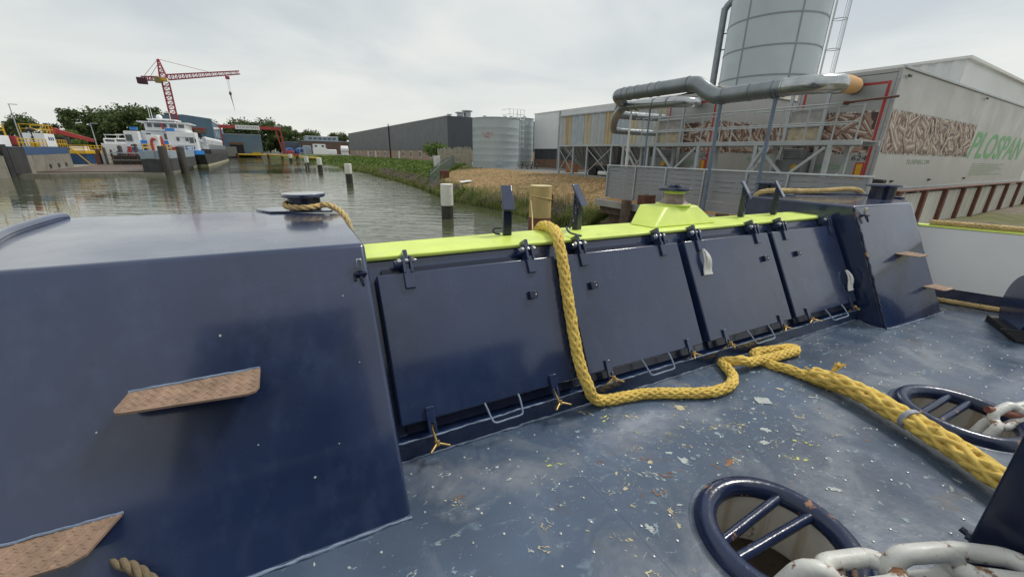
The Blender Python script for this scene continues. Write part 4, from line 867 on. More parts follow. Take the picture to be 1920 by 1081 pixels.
mb = MB(); mb.box(22.6,24.2,23.2,25.6,1.54,2.25); mb.lathe((22.6,24.8,1.85),[(.3,-.12),(.3,.12)],16,'X'); mb.lathe((22.6,23.8,1.85),[(.3,-.12),(.3,.12)],16,'X'); tag(build(mb, 'cart', RUBBER, None, base=(23,24.4,1.5)), 'black wheeled cart under the hopper', 'cart')
mb = MB(); mb.box(24.0,24.9,29.6,30.3,GZ,2.3); tag(build(mb, 'rusty_bin', mat('orange_rust',(.33,.14,.05),.8), None, base=(24.4,30,GZ)), 'small rust orange bin against the brick foot', 'bin')

# ---- picnic table
pt = thing('picnic_table', 'dark weathered picnic table with benches in front of the tanks', 'picnic table', (25.0,38.0,GZ)); PW = mat('weathered_wood',(.11,.095,.08),.85,0,.3,6)
for dy in (-.28,-.09,.1,.29):
    mb = MB(); mb.box(24.0,26.0,38+dy-.08,38+dy+.08,GZ+.72,GZ+.76); build(mb, 'tabletop_plank', PW, pt)
for dy in (-.75,.75):
    mb = MB(); mb.box(24.0,26.0,38+dy-.13,38+dy+.13,GZ+.42,GZ+.46); build(mb, 'bench', PW, pt)
for x in (24.35,25.65):
    for s_ in (-1,1):
        mb = MB(); mb.bar((x,38+s_*.25,GZ+.72),(x,38+s_*.62,GZ),.06,.10,(1,0,0)); build(mb, 'leg', PW, pt)
    mb = MB(); mb.bar((x+.06,37.2,GZ+.39),(x+.06,38.8,GZ+.39),.05,.10); build(mb, 'cross_beam', PW, pt)
# ---- small things on the slope
mb = MB(); zz = height(36.0,14.2); mb.box(13.8,14.6,35.6,36.4,zz-.2,zz+.68); mb.box(13.85,14.55,35.65,36.35,zz+.681,zz+.73)
tag(build(mb, 'rusty_box', RUST, None, base=(14.2,36,zz), bevel=.03), 'rust brown square steel box on the bank below the gate', 'box')
mb = MB(); zz = height(29.5,13.4); mb.hexa([(12.9,29.1,zz+.05),(13.8,29.0,zz+.14),(13.9,29.7,zz+.18),(13.0,29.8,zz+.10),(12.9,29.1,zz+.09),(13.8,29.0,zz+.18),(13.9,29.7,zz+.22),(13.0,29.8,zz+.14)])
tag(build(mb, 'white_board', FRAMEW, None, base=(13.4,29.5,zz)), 'white board lying flat on the dry slope', 'board')
GT = mat('grey_green_steel',(.16,.19,.18),.6,.1,.2,4)
gt = thing('spiked_fence', 'grey spiked steel fence stepping down the bank to the water', 'fence', (14,36,.8))
for k in range(22):
    f = k/21; b_, a_ = 11.5+7.6*f, 32.0+13.0*f; z0 = max(.15,height(a_,b_)); mb = MB(); mb.cyl((b_,a_,z0-.2),(b_,a_,z0+1.5),.055,5,.04); build(mb, 'bar', GT, gt)
for zz in (.25,1.2):
    mb = MB(); mb.tube([(11.5+7.6*f,32.0+13.0*f,max(.15,height(32.0+13.0*f,11.5+7.6*f))+zz) for f in [i/8 for i in range(9)]], .03, 5); build(mb, 'rail', GT, gt)
pf = thing('paling_fence', 'grey weathered vertical plank fence beside the large tank', 'fence', (21.0,50.5,GZ))
WP = mat('grey_planks',(.40,.36,.29),.9,0,.25,2)
for k in range(26):
    mb = MB(); x = 19.2+k*.185; mb.box(x,x+.165,50.5+random.uniform(-.02,.02),50.53,GZ-.1,GZ+2.0+random.uniform(-.1,.15)+.012*k); build(mb, 'plank', WP, pf)
mb = MB(); mb.box(17.9,18.5,47.9,48.6,GZ-.2,GZ+1.15); tag(build(mb, 'white_bin', WHITEP, None, base=(18.2,48.2,GZ), bevel=.05), 'white upright bin beside the plank fence', 'bin')
mb = MB(); rr = random.Random(9)
for i in range(900):
    d = Vector((rr.gauss(0,1),rr.gauss(0,1),rr.gauss(0,.7))).normalized()*rr.uniform(.5,1)
    leaf(mb, (19.6+d.x*1.9,52+d.y*1.2,GZ+1.9+d.z*1.0), rr.uniform(.10,.20), rr)
bs_ = thing('shrub', 'rounded green shrub overhanging the plank fence', 'shrub', (19.6,52,GZ)); build(mb, 'foliage', LEAFB, bs_); mb = MB(); mb.tube([(19.6,52,GZ-.1),(19.5,52,GZ+.8),(19.7,52.1,GZ+1.6)],[.10,.08,.04],6); build(mb, 'stem', BARK, bs_)
# ================================================================ quay plant: barrier, trailers, ducts, catwalk, silo
ALU = mat('barrier_plank',(.29,.305,.32),.5,.3,.10,2.5,bump=.1,bs=8,stretch=(1,.35,3),wear=(.13,.135,.14),wt=.655,ws=3.4)
fb = thing('plank_barrier', 'low grey barrier of horizontal aluminium planks along the quay', 'barrier', (11.3,7.5,GZ))
posts = (11.65,10.28,8.98,7.60,6.32,5.28,3.62); nbd = 8; hb = 1.13/nbd
for (p0,p1) in zip(posts,posts[1:]):
    mb = MB(); mb.box(11.30,11.335,p1+.02,p0-.02,0,hb-.010); src = build(MBshift(mb,Vector((0,0,1.50))), 'plank', ALU, fb, bevel=.004)
    for k in range(1,nbd): piece(src, (0,0,k*hb), fb)
for p in posts:
    mb = MB(); mb.bar((11.275,p,1.49),(11.275,p,2.65),.05,.05); build(mb, 'post', GALV, fb, bevel=.006)
    mb = MB(); mb.bar((11.34,p,2.4),(11.9,p,1.5),.04,.04); build(mb, 'stay', GALV, fb)
mb = MB(); mb.cyl((11.28,11.7,2.665),(11.28,3.57,2.665),.032,10); build(mb, 'top_rail', GALV, fb, smooth=40)
# green post at the end
gp = thing('green_post', 'short green square post with black cap beside the barrier end', 'post', (11.9,3.62,GZ))
mb = MB(); mb.box(11.8,12.0,3.56,3.78,GZ,2.50); build(mb, 'shaft', mat('green_post_paint',(.24,.36,.17),.6,0,.1,4), gp, bevel=.01)
mb = MB(); mb.box(11.79,12.01,3.56,3.79,2.501,2.62); build(mb, 'cap', RUBBER, gp, bevel=.03)

# ---- trailers
TRS = mat('trailer_side',(.45,.44,.42),.42,.1,.05,.35,streak=(.52,.51,.49),st=.54); TRR = mat('trailer_rear',(.37,.37,.36),.45,.1,.07,1)
REDT = mat('red_reflective',(.42,.035,.035),.4,0,.08,4); GRN = mat('green_lettering',(.14,.38,.15),.5,0,.05,3); GRNF = mat('faded_green_print',(.25,.33,.22),.6,0,.08,5); BLK = mat('black_print',(.015,.015,.015),.5); YEL = mat('amber_board',(.62,.36,.02),.45,0,.08,10)
PEL = [mat('print_brown',(.075,.045,.036),.5,0,.25,9), mat('print_umber',(.20,.115,.085),.5,0,.2,9), mat('print_tan',(.36,.25,.19),.5,0,.18,9), mat('print_cream',(.60,.53,.45),.5,0,.12,9)]
def pellets(name, parent, org, xd, w, h, seed, s0=.16, n=230):
    """printed picture of loose wood pellets: flat shapes on a dark ground, clipped to the band"""
    r = random.Random(seed); xd = Vector(xd); zd = Vector((0,0,1)); nd = xd.cross(zd).normalized(); org = Vector(org); mb = MB()
    def P(x,y,l): return org+xd*max(0,min(w,x))+zd*max(0,min(h,y))+nd*(.0005+l*.00002)
    mb.mi = 0; mb.add([P(0,0,0),P(w,0,0),P(w,h,0),P(0,h,0)], [(0,1,2,3)]); l = 1
    for i in range(n):
        x, y = r.uniform(-.02,w), r.uniform(0,h); L, W = s0*r.uniform(.9,2.0), s0*r.uniform(.36,.55); a = r.gauss(-.7,.75); ca, sa = math.cos(a), math.sin(a)
        Q = lambda u,v,l: P(x+u*ca-v*sa, y+u*sa+v*ca, l)
        for (v0,v1,mi) in ((-W,-W*.45,1),(-W*.45,W*.15,2),(W*.15,W*.62,3),(W*.62,W,2)):
            mb.mi = mi if r.random() > .2 else max(0,mi-1); mb.add([Q(-L,v0,l),Q(L,v0,l),Q(L,v1,l),Q(-L,v1,l)], [(0,1,2,3)])
        l += 1; k = 10; mb.mi = r.choice((1,2,2)); mb.add([Q(L+.32*W*math.cos(6.283*j/k),W*math.sin(6.283*j/k),l) for j in range(k)], [tuple(range(k))]); l += 1
    mb.mi = 1
    for e in (0,1):       # checker edge of the print
        for j in range(int(w/.09)):
            if r.random() < .8: x = j*.09+(.045 if e else 0); mb.mi = r.choice((0,1,3)); y = h-.0 if e else -.05; xx = max(0,min(w-.05,x)); mb.add([org+xd*xx+zd*y+nd*.001, org+xd*(xx+.05)+zd*y+nd*.001, org+xd*(xx+.05)+zd*(y+.05)+nd*.001, org+xd*xx+zd*(y+.05)+nd*.001], [(0,1,2,3)])
    return build(mb, name, PEL, parent)
def trailer(a0, a1, b1, num, label, seed):
    t = thing('trailer', label, 'trailer', (15.8,(a0+a1)/2,GZ)); X0 = 15.8; Z0, Z1 = 2.16, 5.50
    mb = MB(); mb.box(X0+.06,b1,a0+.02,a1-.02,Z0,Z1); body = build(mb, 'body', TRS, t)
    mb = MB(); mb.box(X0,X0+.055,a0+.10,a1-.10,Z0+.1,Z1-.10); rear = build(mb, 'rear_door', TRR, t, bevel=.01)
    mb = MB(); mb.box(X0-.01,X0+.075,a0,a0+.095,Z0,Z1+.02); mb.box(X0-.01,X0+.075,a1-.095,a1,Z0,Z1+.02); mb.box(X0-.01,X0+.07,a0+.096,a1-.096,Z1-.09,Z1+.02); build(mb, 'rear_frame', TRR, t, bevel=.012)
    mb = MB(); mb.box(X0+.08,b1,a0-.025,a0+.06,Z1+.001,Z1+.075); mb.box(X0+.08,b1,a1-.06,a1+.025,Z1+.001,Z1+.075); build(mb, 'roof_rail', GALV, t, bevel=.01)
    mb = MB(); mb.box(X0+.06,b1,a0-.03,a0+.03,Z0-.10,Z0-.001); build(mb, 'side_rail', GALV, t)
    mb = MB(); mb.box(X0+.3,b1-.3,a0+.5,a1-.5,Z0-.35,Z0-.101); build(mb, 'chassis', RUBBER, t)
    for bx in (X0+2.2,X0+3.6,X0+5.0):
        for ay in (a0+.25,a1-.25):
            mb = MB(); mb.lathe((bx,ay,GZ+.42), [(.2,-.15),(.40,-.15),(.43,-.1),(.43,.1),(.40,.15),(.2,.15)], 20, 'Y'); w = build(mb, 'wheel', RUBBER, t, smooth=40)
            mb = MB(); mb.lathe((bx,ay,GZ+.42), [(.06,-.16),(.21,-.13),(.21,.13),(.06,.16)], 16, 'Y'); build(mb, 'rim', GALV, w, smooth=40)
    # red outline on the doors
    for (y0,y1,z0,z1) in ((a0+.19,a0+.26,Z0+.15,5.20),(a1-.26,a1-.19,Z0+.15,5.20),(a0+.27,a1-.27,5.13,5.195)):
        mb = MB(); mb.box(X0-.006,X0-.001,y0,y1,z0,z1); build(mb, 'red_stripe', REDT, rear)
    for k,y in enumerate((a0+.05,a1-.05)):
        for z in (2.6,3.3,4.0,4.7,5.25):
            mb = MB(); mb.box(X0-.03,X0-.011,y-.03,y+.03,z-.03,z+.03); build(mb, 'hinge', GALV, rear)
    pellets('pellet_print', rear, (X0-.0015,a1-.30,3.24), (0,-1,0), a1-a0-.58, 1.14, seed, .21, 70)
    text('fleet_number', num, BLK, rear, (X0-.004,a0+.64,3.01), (0,-1,0), (0,0,1), .22, .1, .38)
    text('web_address', 'PLOSPAN.COM', GRN, rear, (X0-.004,a1-.32,2.72), (0,-1,0), (0,0,1), .22, .15, 1.52)
    mb = MB(); mb.box(X0-.010,X0-.005,a0+.27,a0+.50,2.42,2.95); rp = build(mb, 'marker_board', REDT, rear)
    mb = MB(); mb.box(X0-.014,X0-.0105,a0+.31,a0+.46,2.46,2.91); build(mb, 'amber_panel', YEL, rp)
    mb = MB(); mb.box(X0-.008,X0-.004,a0+.72,a0+.95,2.50,2.62); build(mb, 'licence_plate', WHITEP, rear)
    pellets('pellet_print', body, (X0+.10,a0+.0185,3.26), (1,0,0), 8.85, 1.14, seed+1, .23, 300)
    text('web_address', 'PLOSPAN.COM', GRNF if num=='624' else GRN, body, (X0+2.55,a0+.017,2.93), (1,0,0), (0,0,1), .22, .15, 2.2)
    text('company_name', 'PLOSPAN', GRN, body, (X0+9.0,a0+.017,3.22), (1,0,0), (0,0,1), 1.42, .25, 9.4, bold=.03)
    if num == '624':
        for k in range(7):
            mb = MB(); z = 2.95-.075*k; mb.box(X0+10.2,X0+10.2+random.uniform(3.5,5.8),a0+.012,a0+.017,z,z+.028); build(mb, 'faded_print_line', GRNF, body)
        for b_ in (17.4,21.0,25.4):
            mb = MB(); mb.box(b_,b_+.16,a0-.03,a0+.019,2.36,2.42); build(mb, 'side_lamp', BLK, body)
        mb = MB(); mb.box(16.15,16.35,a0-.06,a0-.026,5.30,5.36); mb.box(24.4,24.6,a0-.06,a0-.026,5.35,5.41); build(mb, 'side_lamp', BLK, body)
    return t
tr1 = trailer(5.07,7.66,36.5,'624','grey walking floor trailer numbered 624 with printed wood pellet band',3)
tr2 = trailer(10.42,13.0,30.0,'629','grey pellet print trailer standing farther along, numbered 629, a tarpaulin bunched on top',13)
TARP = mat('beige_tarp',(.28,.25,.20),.85,0,.12,2,bump=.3,bs=4)
mb = MB(); na_, nb_ = 14, 22
mb.add([(16.2+8.5*j/(nb_-1), 10.35+2.7*i/(na_-1), 5.53+max(0,math.sin(math.pi*i/(na_-1)))**.5*(.42+.14*math.sin(j*.9+i*.4)+.10*mnoise.noise((i*.7,j*.6,1)))*math.sin(math.pi*min(1,(j+1.2)/nb_))**.4) for i in range(na_) for j in range(nb_)], [(i*nb_+j,i*nb_+j+1,(i+1)*nb_+j+1,(i+1)*nb_+j) for i in range(na_-1) for j in range(nb_-1)])
tarp_o = build(mb, 'tarpaulin', TARP, None, base=(20,11.7,5.53), smooth=70); tag(tarp_o, 'creased beige tarpaulin bunched over the farther trailer', 'tarpaulin')

# ---- air ducts
OCHRE = mat('orange_hose',(.56,.31,.11),.7,0,.08,5,bump=.2,bs=30); SHINY = mat('shiny_zinc',(.42,.44,.45),.20,.8,.12,4); BLUEP = mat('blue_grey_post',(.14,.19,.26),.5,.1,.12,4); DIRTY = mat('dirty_collar',(.15,.14,.11),.8,.1,.35,12,bump=.3,bs=30)
def duct(name, label, segs, r, joints, base):
    t = thing(name, label, 'duct', base)
    for (nm,pts,m,st) in segs:
        mb = MB(); mb.tube(spline(pts,st) if len(pts) > 2 else pts, r if nm != 'hose_sleeve' else r*1.02, 20); build(mb, nm, m, t, smooth=35)
    for (c,d,m) in joints:
        c, d = Vector(c), Vector(d).normalized(); mb = MB(); mb.tube([c-d*.022,c-d*.018,c+d*.018,c+d*.022],[r*1.0,r*1.07,r*1.07,r*1.0],20); build(mb, 'joint_band', m, t, smooth=35)
    return t
d1 = duct('air_duct', 'large grey zinc duct carried on blue posts in front of both trailers',
 [('duct_run',[(11.1,8.42,5.045),(11.1,11.0,5.045)],ZINC,.1),
  ('duct_bend',[(11.1,8.42,5.045),(11.1,8.15,5.00),(11.1,7.80,4.78),(11.1,7.52,4.645),(11.1,7.30,4.625)],ZINC,.05),
  ('duct_run',[(11.1,7.30,4.625),(11.1,5.75,4.65)],ZINC,.1),
  ('duct_run',[(11.1,5.75,4.65),(11.1,5.38,4.655),(11.3,5.04,4.66),(11.75,4.91,4.70),(12.05,5.02,4.735)],SHINY,.08),
  ('hose_sleeve',[(12.05,5.02,4.735),(13.2,5.30,4.86),(14.7,5.74,5.02)],OCHRE,.1),
  ('inlet_pipe',[(14.7,5.74,5.02),(15.3,5.95,5.09),(15.80,6.13,5.14)],DIRTY,.1),
  ('duct_bend',[(11.1,11.0,5.045),(11.14,11.3,5.04),(11.45,11.62,5.02),(12.3,12.3,5.0),(15.4,15.6,5.08),(16.6,16.75,5.12),(17.3,17.05,5.14),(18.2,17.15,5.16)],ZINC,.1),
  ('duct_run',[(18.2,17.15,5.16),(22.0,17.3,5.22)],SHINY,.1)], .21,
 [((11.1,y,5.045),(0,1,0),ZINC) for y in (8.45,9.55,9.85,10.4,10.75,11.0)]+[((11.1,7.28,4.625),(0,1,0),ZINC),((11.1,6.55,4.638),(0,1,0),ZINC),((11.1,5.75,4.65),(0,1,0),SHINY),((11.1,5.98,4.647),(0,1,0),ZINC),((12.05,5.02,4.735),(.9,.22,.1),DIRTY),((14.7,5.74,5.02),(.9,.3,.1),DIRTY),((15.7,6.1,5.13),(.9,.3,.1),DIRTY),((18.2,17.15,5.16),(1,0,0),ZINC)], (11.1,7.3,GZ))
for (y,z) in ((7.32,4.45),(5.88,4.46)):
    mb = MB(); mb.cyl((11.08,y,1.495),(11.08,y,z),.045,10); po = build(mb, 'support_post', BLUEP, d1, smooth=40)
    mb = MB(); mb.box(10.98,11.18,y-.08,y+.08,1.495,1.515); build(mb, 'foot_plate', BLUEP, po)
    mb = MB(); mb.tube([(11.1+.225*math.sin(x),y,z+.19-.225*math.cos(x)) for x in [R(v) for v in range(-80,81,20)]], .02, 6); build(mb, 'saddle', BLUEP, po)
d2 = duct('air_duct', 'smaller zinc duct looping from the farther trailer into the hopper',
 [('duct_run',[(12.2,9.9,4.76),(12.2,11.8,4.82)],SHINY,.1),
  ('inlet_pipe',[(12.2,9.9,4.76),(12.22,9.6,4.75),(12.5,9.35,4.74),(12.95,9.50,4.78),(13.3,9.72,4.83)],SHINY,.06),
  ('hose_sleeve',[(13.3,9.72,4.83),(13.8,10.08,4.90)],OCHRE,.1),('inlet_pipe',[(13.8,10.08,4.90),(15.8,11.49,5.17)],DIRTY,.1),
  ('duct_bend',[(12.2,11.8,4.82),(12.24,12.1,4.80),(12.45,12.5,4.70),(13.6,13.9,4.55),(15.9,16.3,4.34),(16.6,16.75,4.31),(17.6,16.9,4.31)],ZINC,.1),
  ('duct_run',[(17.6,16.9,4.31),(22.0,17.0,4.34)],SHINY,.1)], .165,
 [((12.2,y,4.79),(0,1,0),ZINC) for y in (10.0,10.6,11.4,11.8)]+[((17.6,16.9,4.31),(1,0,0),ZINC),((19.2,16.94,4.32),(1,0,0),ZINC),((13.3,9.72,4.83),(.8,.55,.1),DIRTY)], (12.2,10.8,GZ))
for (y,m,r_) in ((10.76,BLUEP,.03),(11.66,FRAMEW,.035)):
    mb = MB(); mb.cyl((12.2,y,1.495),(12.2,y,4.66),r_,8); build(mb, 'support_post', m, d2, smooth=40)

# ---- catwalk between barrier and trailers
cw = thing('catwalk', 'pale grey steel catwalk with double handrails behind the plank barrier', 'platform', (14,8.5,GZ)); PG = mat('pale_grey_steel',(.40,.43,.435),.5,.15,.10,3,wear=(.24,.16,.10),wt=.72,ws=5)
for x in (13.6,14.75):
    mb = MB(); mb.box(x-.05,x+.05,4.78,13.4,3.40,3.53); build(mb, 'beam', PG, cw, bevel=.006)
for k in range(24):
    mb = MB(); y = 4.85+k*.355; mb.box(13.66,14.69,y,y+.33,3.50,3.525); build(mb, 'deck_grate', GALV, cw)
for y in (13.2,11.5,9.56,7.5,5.48):
    for x in (13.6,14.75):
        mb = MB(); mb.bar((x,y,GZ),(x,y,3.40),.11,.11); build(mb, 'leg', PG, cw, bevel=.006)
for (y0,z0,y1,z1) in ((11.4,3.35,10.2,2.2),(9.66,3.35,10.9,2.2),(7.4,3.35,6.2,2.2),(5.58,3.35,6.8,2.2),(13.1,3.35,12.2,2.3)):
    mb = MB(); mb.bar((13.58,y0,z0),(13.58,y1,z1),.07,.07); build(mb, 'diagonal_brace', PG, cw)
for y in (12.3,11.5,11.05,10.3,9.55,8.85,8.42,7.78,6.9,6.2,5.5,4.95):
    mb = MB(); mb.cyl((13.6,y,3.40),(13.6,y,4.45 if y != 8.42 else 4.40),.021,7); build(mb, 'handrail_post', PG, cw, smooth=40)
for (y0,y1,z,x) in ((4.75,12.3,4.46,13.6),(5.2,12.3,3.93,13.6),(8.42,11.6,4.36,13.66),(4.95,7.78,4.38,13.66),(5.0,11.8,3.99,13.67)):
    mb = MB(); mb.cyl((x,y0,z),(x,y1,z),.021,7); build(mb, 'handrail', PG, cw, smooth=40)
mb = MB(); mb.cyl((13.6,4.30,4.52),(13.6,5.35,4.46),.03,7); mb.cyl((13.6,5.30,4.45),(13.6,5.42,4.46),.05,7); build(mb, 'rusty_gate_arm', RUST, cw, smooth=40)
# docking frames in front of the doors
for (a0,a1,nm) in ((6.55,7.60,'grey docking frame with sight windows on trailer 624'),(11.75,12.95,'grey docking frame with sight windows on the farther trailer')):
    t = thing('docking_frame', nm, 'frame', (15.5,(a0+a1)/2,GZ))
    for y in (a0,a1):
        mb = MB(); mb.bar((15.35,y,GZ),(15.35,y,5.2),.09,.09); build(mb, 'upright', PG, t, bevel=.006)
    for z in (3.45,4.05,4.55):
        mb = MB(); mb.bar((15.36,a0,z),(15.36,a1,z),.07,.07); build(mb, 'cross_bar', PG, t)
    mb = MB(); mb.box(15.40,15.41,a0+.06,a1-.06,3.50,4.0); build(mb, 'sight_window', mat('dusty_pane',(.42,.35,.24),.35,0,.3,6), t)
    mb = MB(); mb.box(15.40,15.41,a0+.06,a1-.06,4.10,4.5); build(mb, 'sight_window', mat('dusty_pane_grey',(.33,.31,.29),.3,0,.2,6), t)
    mb = MB(); mb.box(14.9,15.6,a0+.1,a1-.1,1.5,3.0); mb.box(15.0,15.5,a0+.25,a1-.25,3.0,3.35); build(mb, 'drive_unit', mat('machine_grey',(.20,.215,.22),.5,.2,.2,3), t, bevel=.03)
    mb = MB(); mb.lathe((14.88,a0+.3,2.75),[(.11,-.05),(.11,.02),(.05,.04)],14,'X'); build(mb, 'amber_lamp', YEL, t, smooth=40)
la = thing('step_ladder', 'leaning aluminium ladder behind the barrier under the catwalk', 'ladder', (13.2,8.0,GZ))
for dx in (0,.32):
    mb = MB(); mb.bar((13.25+dx,8.05,GZ),(13.25+dx,7.0,3.5),.03,.07); build(mb, 'stile', GALV, la)
for k in range(8):
    mb = MB(); f = (k+.5)/8; mb.bar((13.25,8.05-1.05*f,GZ+2*f),(13.57,8.05-1.05*f,GZ+2*f),.05,.03); build(mb, 'rung', GALV, la)

# ---- whitewashed ramp wall with brown posts
rw = thing('ramp_wall', 'whitewashed panel wall with rust brown posts beside the trailer', 'wall', (18,3.3,GZ)); WASH = mat('stained_whitewash',(.52,.51,.46),.8,0,.12,2,streak=(.24,.22,.19),st=.46,bump=.15,bs=14)
pb = (11.9,13.63,15.2,16.8,18.43,20.12,21.9,23.81,25.7)
for i,b_ in enumerate(pb):
    mb = MB(); mb.box(b_-.075,b_+.075,3.22,3.36,1.30,2.36); build(mb, 'post', RUST, rw, bevel=.008)
    if i+1 < len(pb):
        mb = MB(); mb.box(b_+.08,pb[i+1]-.08,3.30,3.34,1.42,2.30); build(mb, 'panel', WASH, rw)
mb = MB(); mb.box(11.8,25.8,3.20,3.38,2.362,2.39); build(mb, 'top_beam', RUST, rw)
mb = MB(); mb.box(11.8,25.8,3.21,3.37,1.30,1.41); build(mb, 'bottom_beam', RUST, rw)

# ---- silo
SILO = mat('silo_panel',(.45,.50,.525),.45,.1,.05,.5); SEAM = mat('silo_seam',(.25,.27,.285),.5,.2,.08,2)
sb, sa, sr = 36.6, 20.6, 3.43
si = thing('silo', 'tall pale grey panelled silo with caged ladder behind the trailers', 'silo', (sb,sa,GZ)); vdir = math.atan2(-sa,-sb)
mb = MB(); mb.lathe((sb,sa,GZ), [(sr-.04,-.1),(sr-.04,23.5),(.6,25.2),(1e-6,25.3)], 60); build(mb, 'shell', SEAM, si, smooth=40)
rows = [1.5+.0, 3.05,5.05,7.05,9.05,11.05,13.05,15.05,17.05,19.05,21.05,23.05,25.0]; off = vdir+R(26)
for i in range(len(rows)-1):
    z0, z1 = rows[i]+.03, rows[i+1]-.03; mb = MB(); n = 10; A = R(60); g_ = .012
    vs = []
    for k in range(n+1):
        th = g_+(A-2*g_)*k/n
        for (rr,z) in ((sr,z0),(sr,z1),(sr-.035,z1),(sr-.035,z0)): vs.append((rr*math.cos(th),rr*math.sin(th),z-1.5))
    mb.add(vs, [(4*k+j,4*(k+1)+j,4*(k+1)+(j+1)%4,4*k+(j+1)%4) for k in range(n) for j in range(4)]+[(0,1,2,3),(4*n+3,4*n+2,4*n+1,4*n)])
    src = build(MBshift(mb,Vector((sb,sa,GZ))), 'panel', SILO, si, smooth=40); src.rotation_euler = (0,0,off)
    for k in range(1,6): piece(src, (0,0,0), si, off+k*A)
for z in rows[1:]:
    mb = MB(); mb.lathe((sb,sa,z), [(sr-.02,-.06),(sr+.035,-.05),(sr+.035,.05),(sr-.02,.06)], 60); build(mb, 'ring_seam', SEAM, si, smooth=40)
for k in range(6):
    th = off+k*R(60); mb = MB(); c = Vector((sb+(sr+.01)*math.cos(th),sa+(sr+.01)*math.sin(th),0)); mb.bar(c+Vector((0,0,1.6)),c+Vector((0,0,24.9)),.10,.05,(math.cos(th),math.sin(th),0)); build(mb, 'vertical_seam', SEAM, si)
sl = vdir-R(97)         # filling pipe on the left flank
pc = lambda r_,z,th=sl: (sb+r_*math.cos(th),sa+r_*math.sin(th),z)
mb = MB(); mb.tube(spline([pc(sr+.55,2),pc(sr+.55,8),pc(sr+.55,14.2),pc(sr+.50,14.8),pc(sr+.2,15.2),pc(sr-.3,15.4)],.3), .27, 16); build(mb, 'filling_pipe', ZINC, si, smooth=40)
for z in (11.8,13.0):
    mb = MB(); mb.tube([pc(sr-.05,z),pc(sr+.5,z)],.05,6); build(mb, 'pipe_bracket', SEAM, si)
lr = vdir+R(93); tl = Vector((-math.sin(lr),math.cos(lr),0)); cl_ = Vector(pc(sr+.25,0,lr)); nl = Vector((math.cos(lr),math.sin(lr),0))
for d_ in (-.22,.22):
    mb = MB(); mb.bar(cl_+tl*d_+Vector((0,0,2)),cl_+tl*d_+Vector((0,0,25)),.07,.05); build(mb, 'ladder_stile', FRAMEW, si)
for k in range(60):
    mb = MB(); z = 6+k*.3; mb.bar(cl_-tl*.22+Vector((0,0,z)),cl_+tl*.22+Vector((0,0,z)),.025,.025); build(mb, 'ladder_rung', GALV, si)
for k in range(11):
    z = 5.05+k*2.0; mb = MB(); mb.tube([cl_+nl*(.45-.45*math.cos(x))+tl*(.40*math.sin(x))+Vector((0,0,z)) for x in [R(v) for v in range(10,351,20)]], .028, 5); build(mb, 'cage_hoop', GALV, si)
for x in (120,150,180,210,240):
    mb = MB(); x = R(x); p = cl_+nl*(.45-.45*math.cos(x))+tl*(.40*math.sin(x)); mb.bar(p+Vector((0,0,5)),p+Vector((0,0,25)),.03,.02); build(mb, 'cage_bar', GALV, si)
# ---- corrugated warehouse beyond trailer 624
wz = thing('corrugated_warehouse', 'white corrugated warehouse rising behind trailer 624', 'warehouse', (40,10,GZ))
n_ = 44; vs = []; mb = MB()
for i in range(n_+1):
    y = 7.56+6.6*i/n_; dx = -.05 if (i//2)%2 else .03; vs += [(31+dx,y,1.4),(31+dx,y,7.92)]
mb.add(vs, [(2*i,2*i+2,2*i+3,2*i+1) for i in range(n_)]); build(mb, 'corrugated_wall', WCLAD, wz)
mb = MB(); mb.box(31.06,62,7.56,14.1,1.4,7.90); build(mb, 'hall_body', WCLAD, wz)
mb = MB(); mb.box(30.9,31.1,7.4,14.2,7.93,8.06); mb.box(31.11,62.1,7.40,7.62,7.93,8.06); build(mb, 'roof_trim', FRAMEW, wz)
# ================================================================ shipyard on the other side of the basin
STEELD = mat('dock_dark_steel',(.045,.047,.05),.6,.1,.25,1.2,streak=(.10,.085,.07),st=.5); BLUED = mat('dock_blue',(.035,.085,.19),.5,0,.12,1); DOCKG = mat('dock_worn_grey',(.24,.225,.185),.75,0,.22,.9,streak=(.13,.10,.07),st=.48)
YRAIL = mat('yellow_paint',(.66,.40,.015),.5,0,.1,3); WSHIP = mat('ship_white',(.82,.83,.83),.4,0,.04,1); BSHIP = mat('ship_blue',(.03,.22,.62),.4,0,.06,1); REDC = mat('crane_red',(.36,.035,.06),.5,0,.12,2); SHED = mat('shed_blue',(.105,.185,.255),.55,.1,.08,.3); LGREY = mat('light_blue_grey',(.30,.36,.42),.5,0,.08,1); MUD = mat('wet_deck',(.10,.065,.045),.6,0,.3,.7); BOOM = mat('boom_red',(.40,.05,.045),.5,0,.1,1)
def rails(parent, pts, z, m, h=1.0, posts=True, r=.035, name='railing'):
    for (p,q) in zip(pts,pts[1:]):
        p, q = Vector((*p,0)), Vector((*q,0)); mb = MB(); n = max(2,int((q-p).length/1.1))
        for zz in (h*.5,h): mb.bar(p+Vector((0,0,z+zz)),q+Vector((0,0,z+zz)),r*2,r*2)
        for k in range(n+1): c = p.lerp(q,k/n); mb.bar(c+Vector((0,0,z)),c+Vector((0,0,z+h)),r*2,r*2)
        build(mb, name, m, parent)
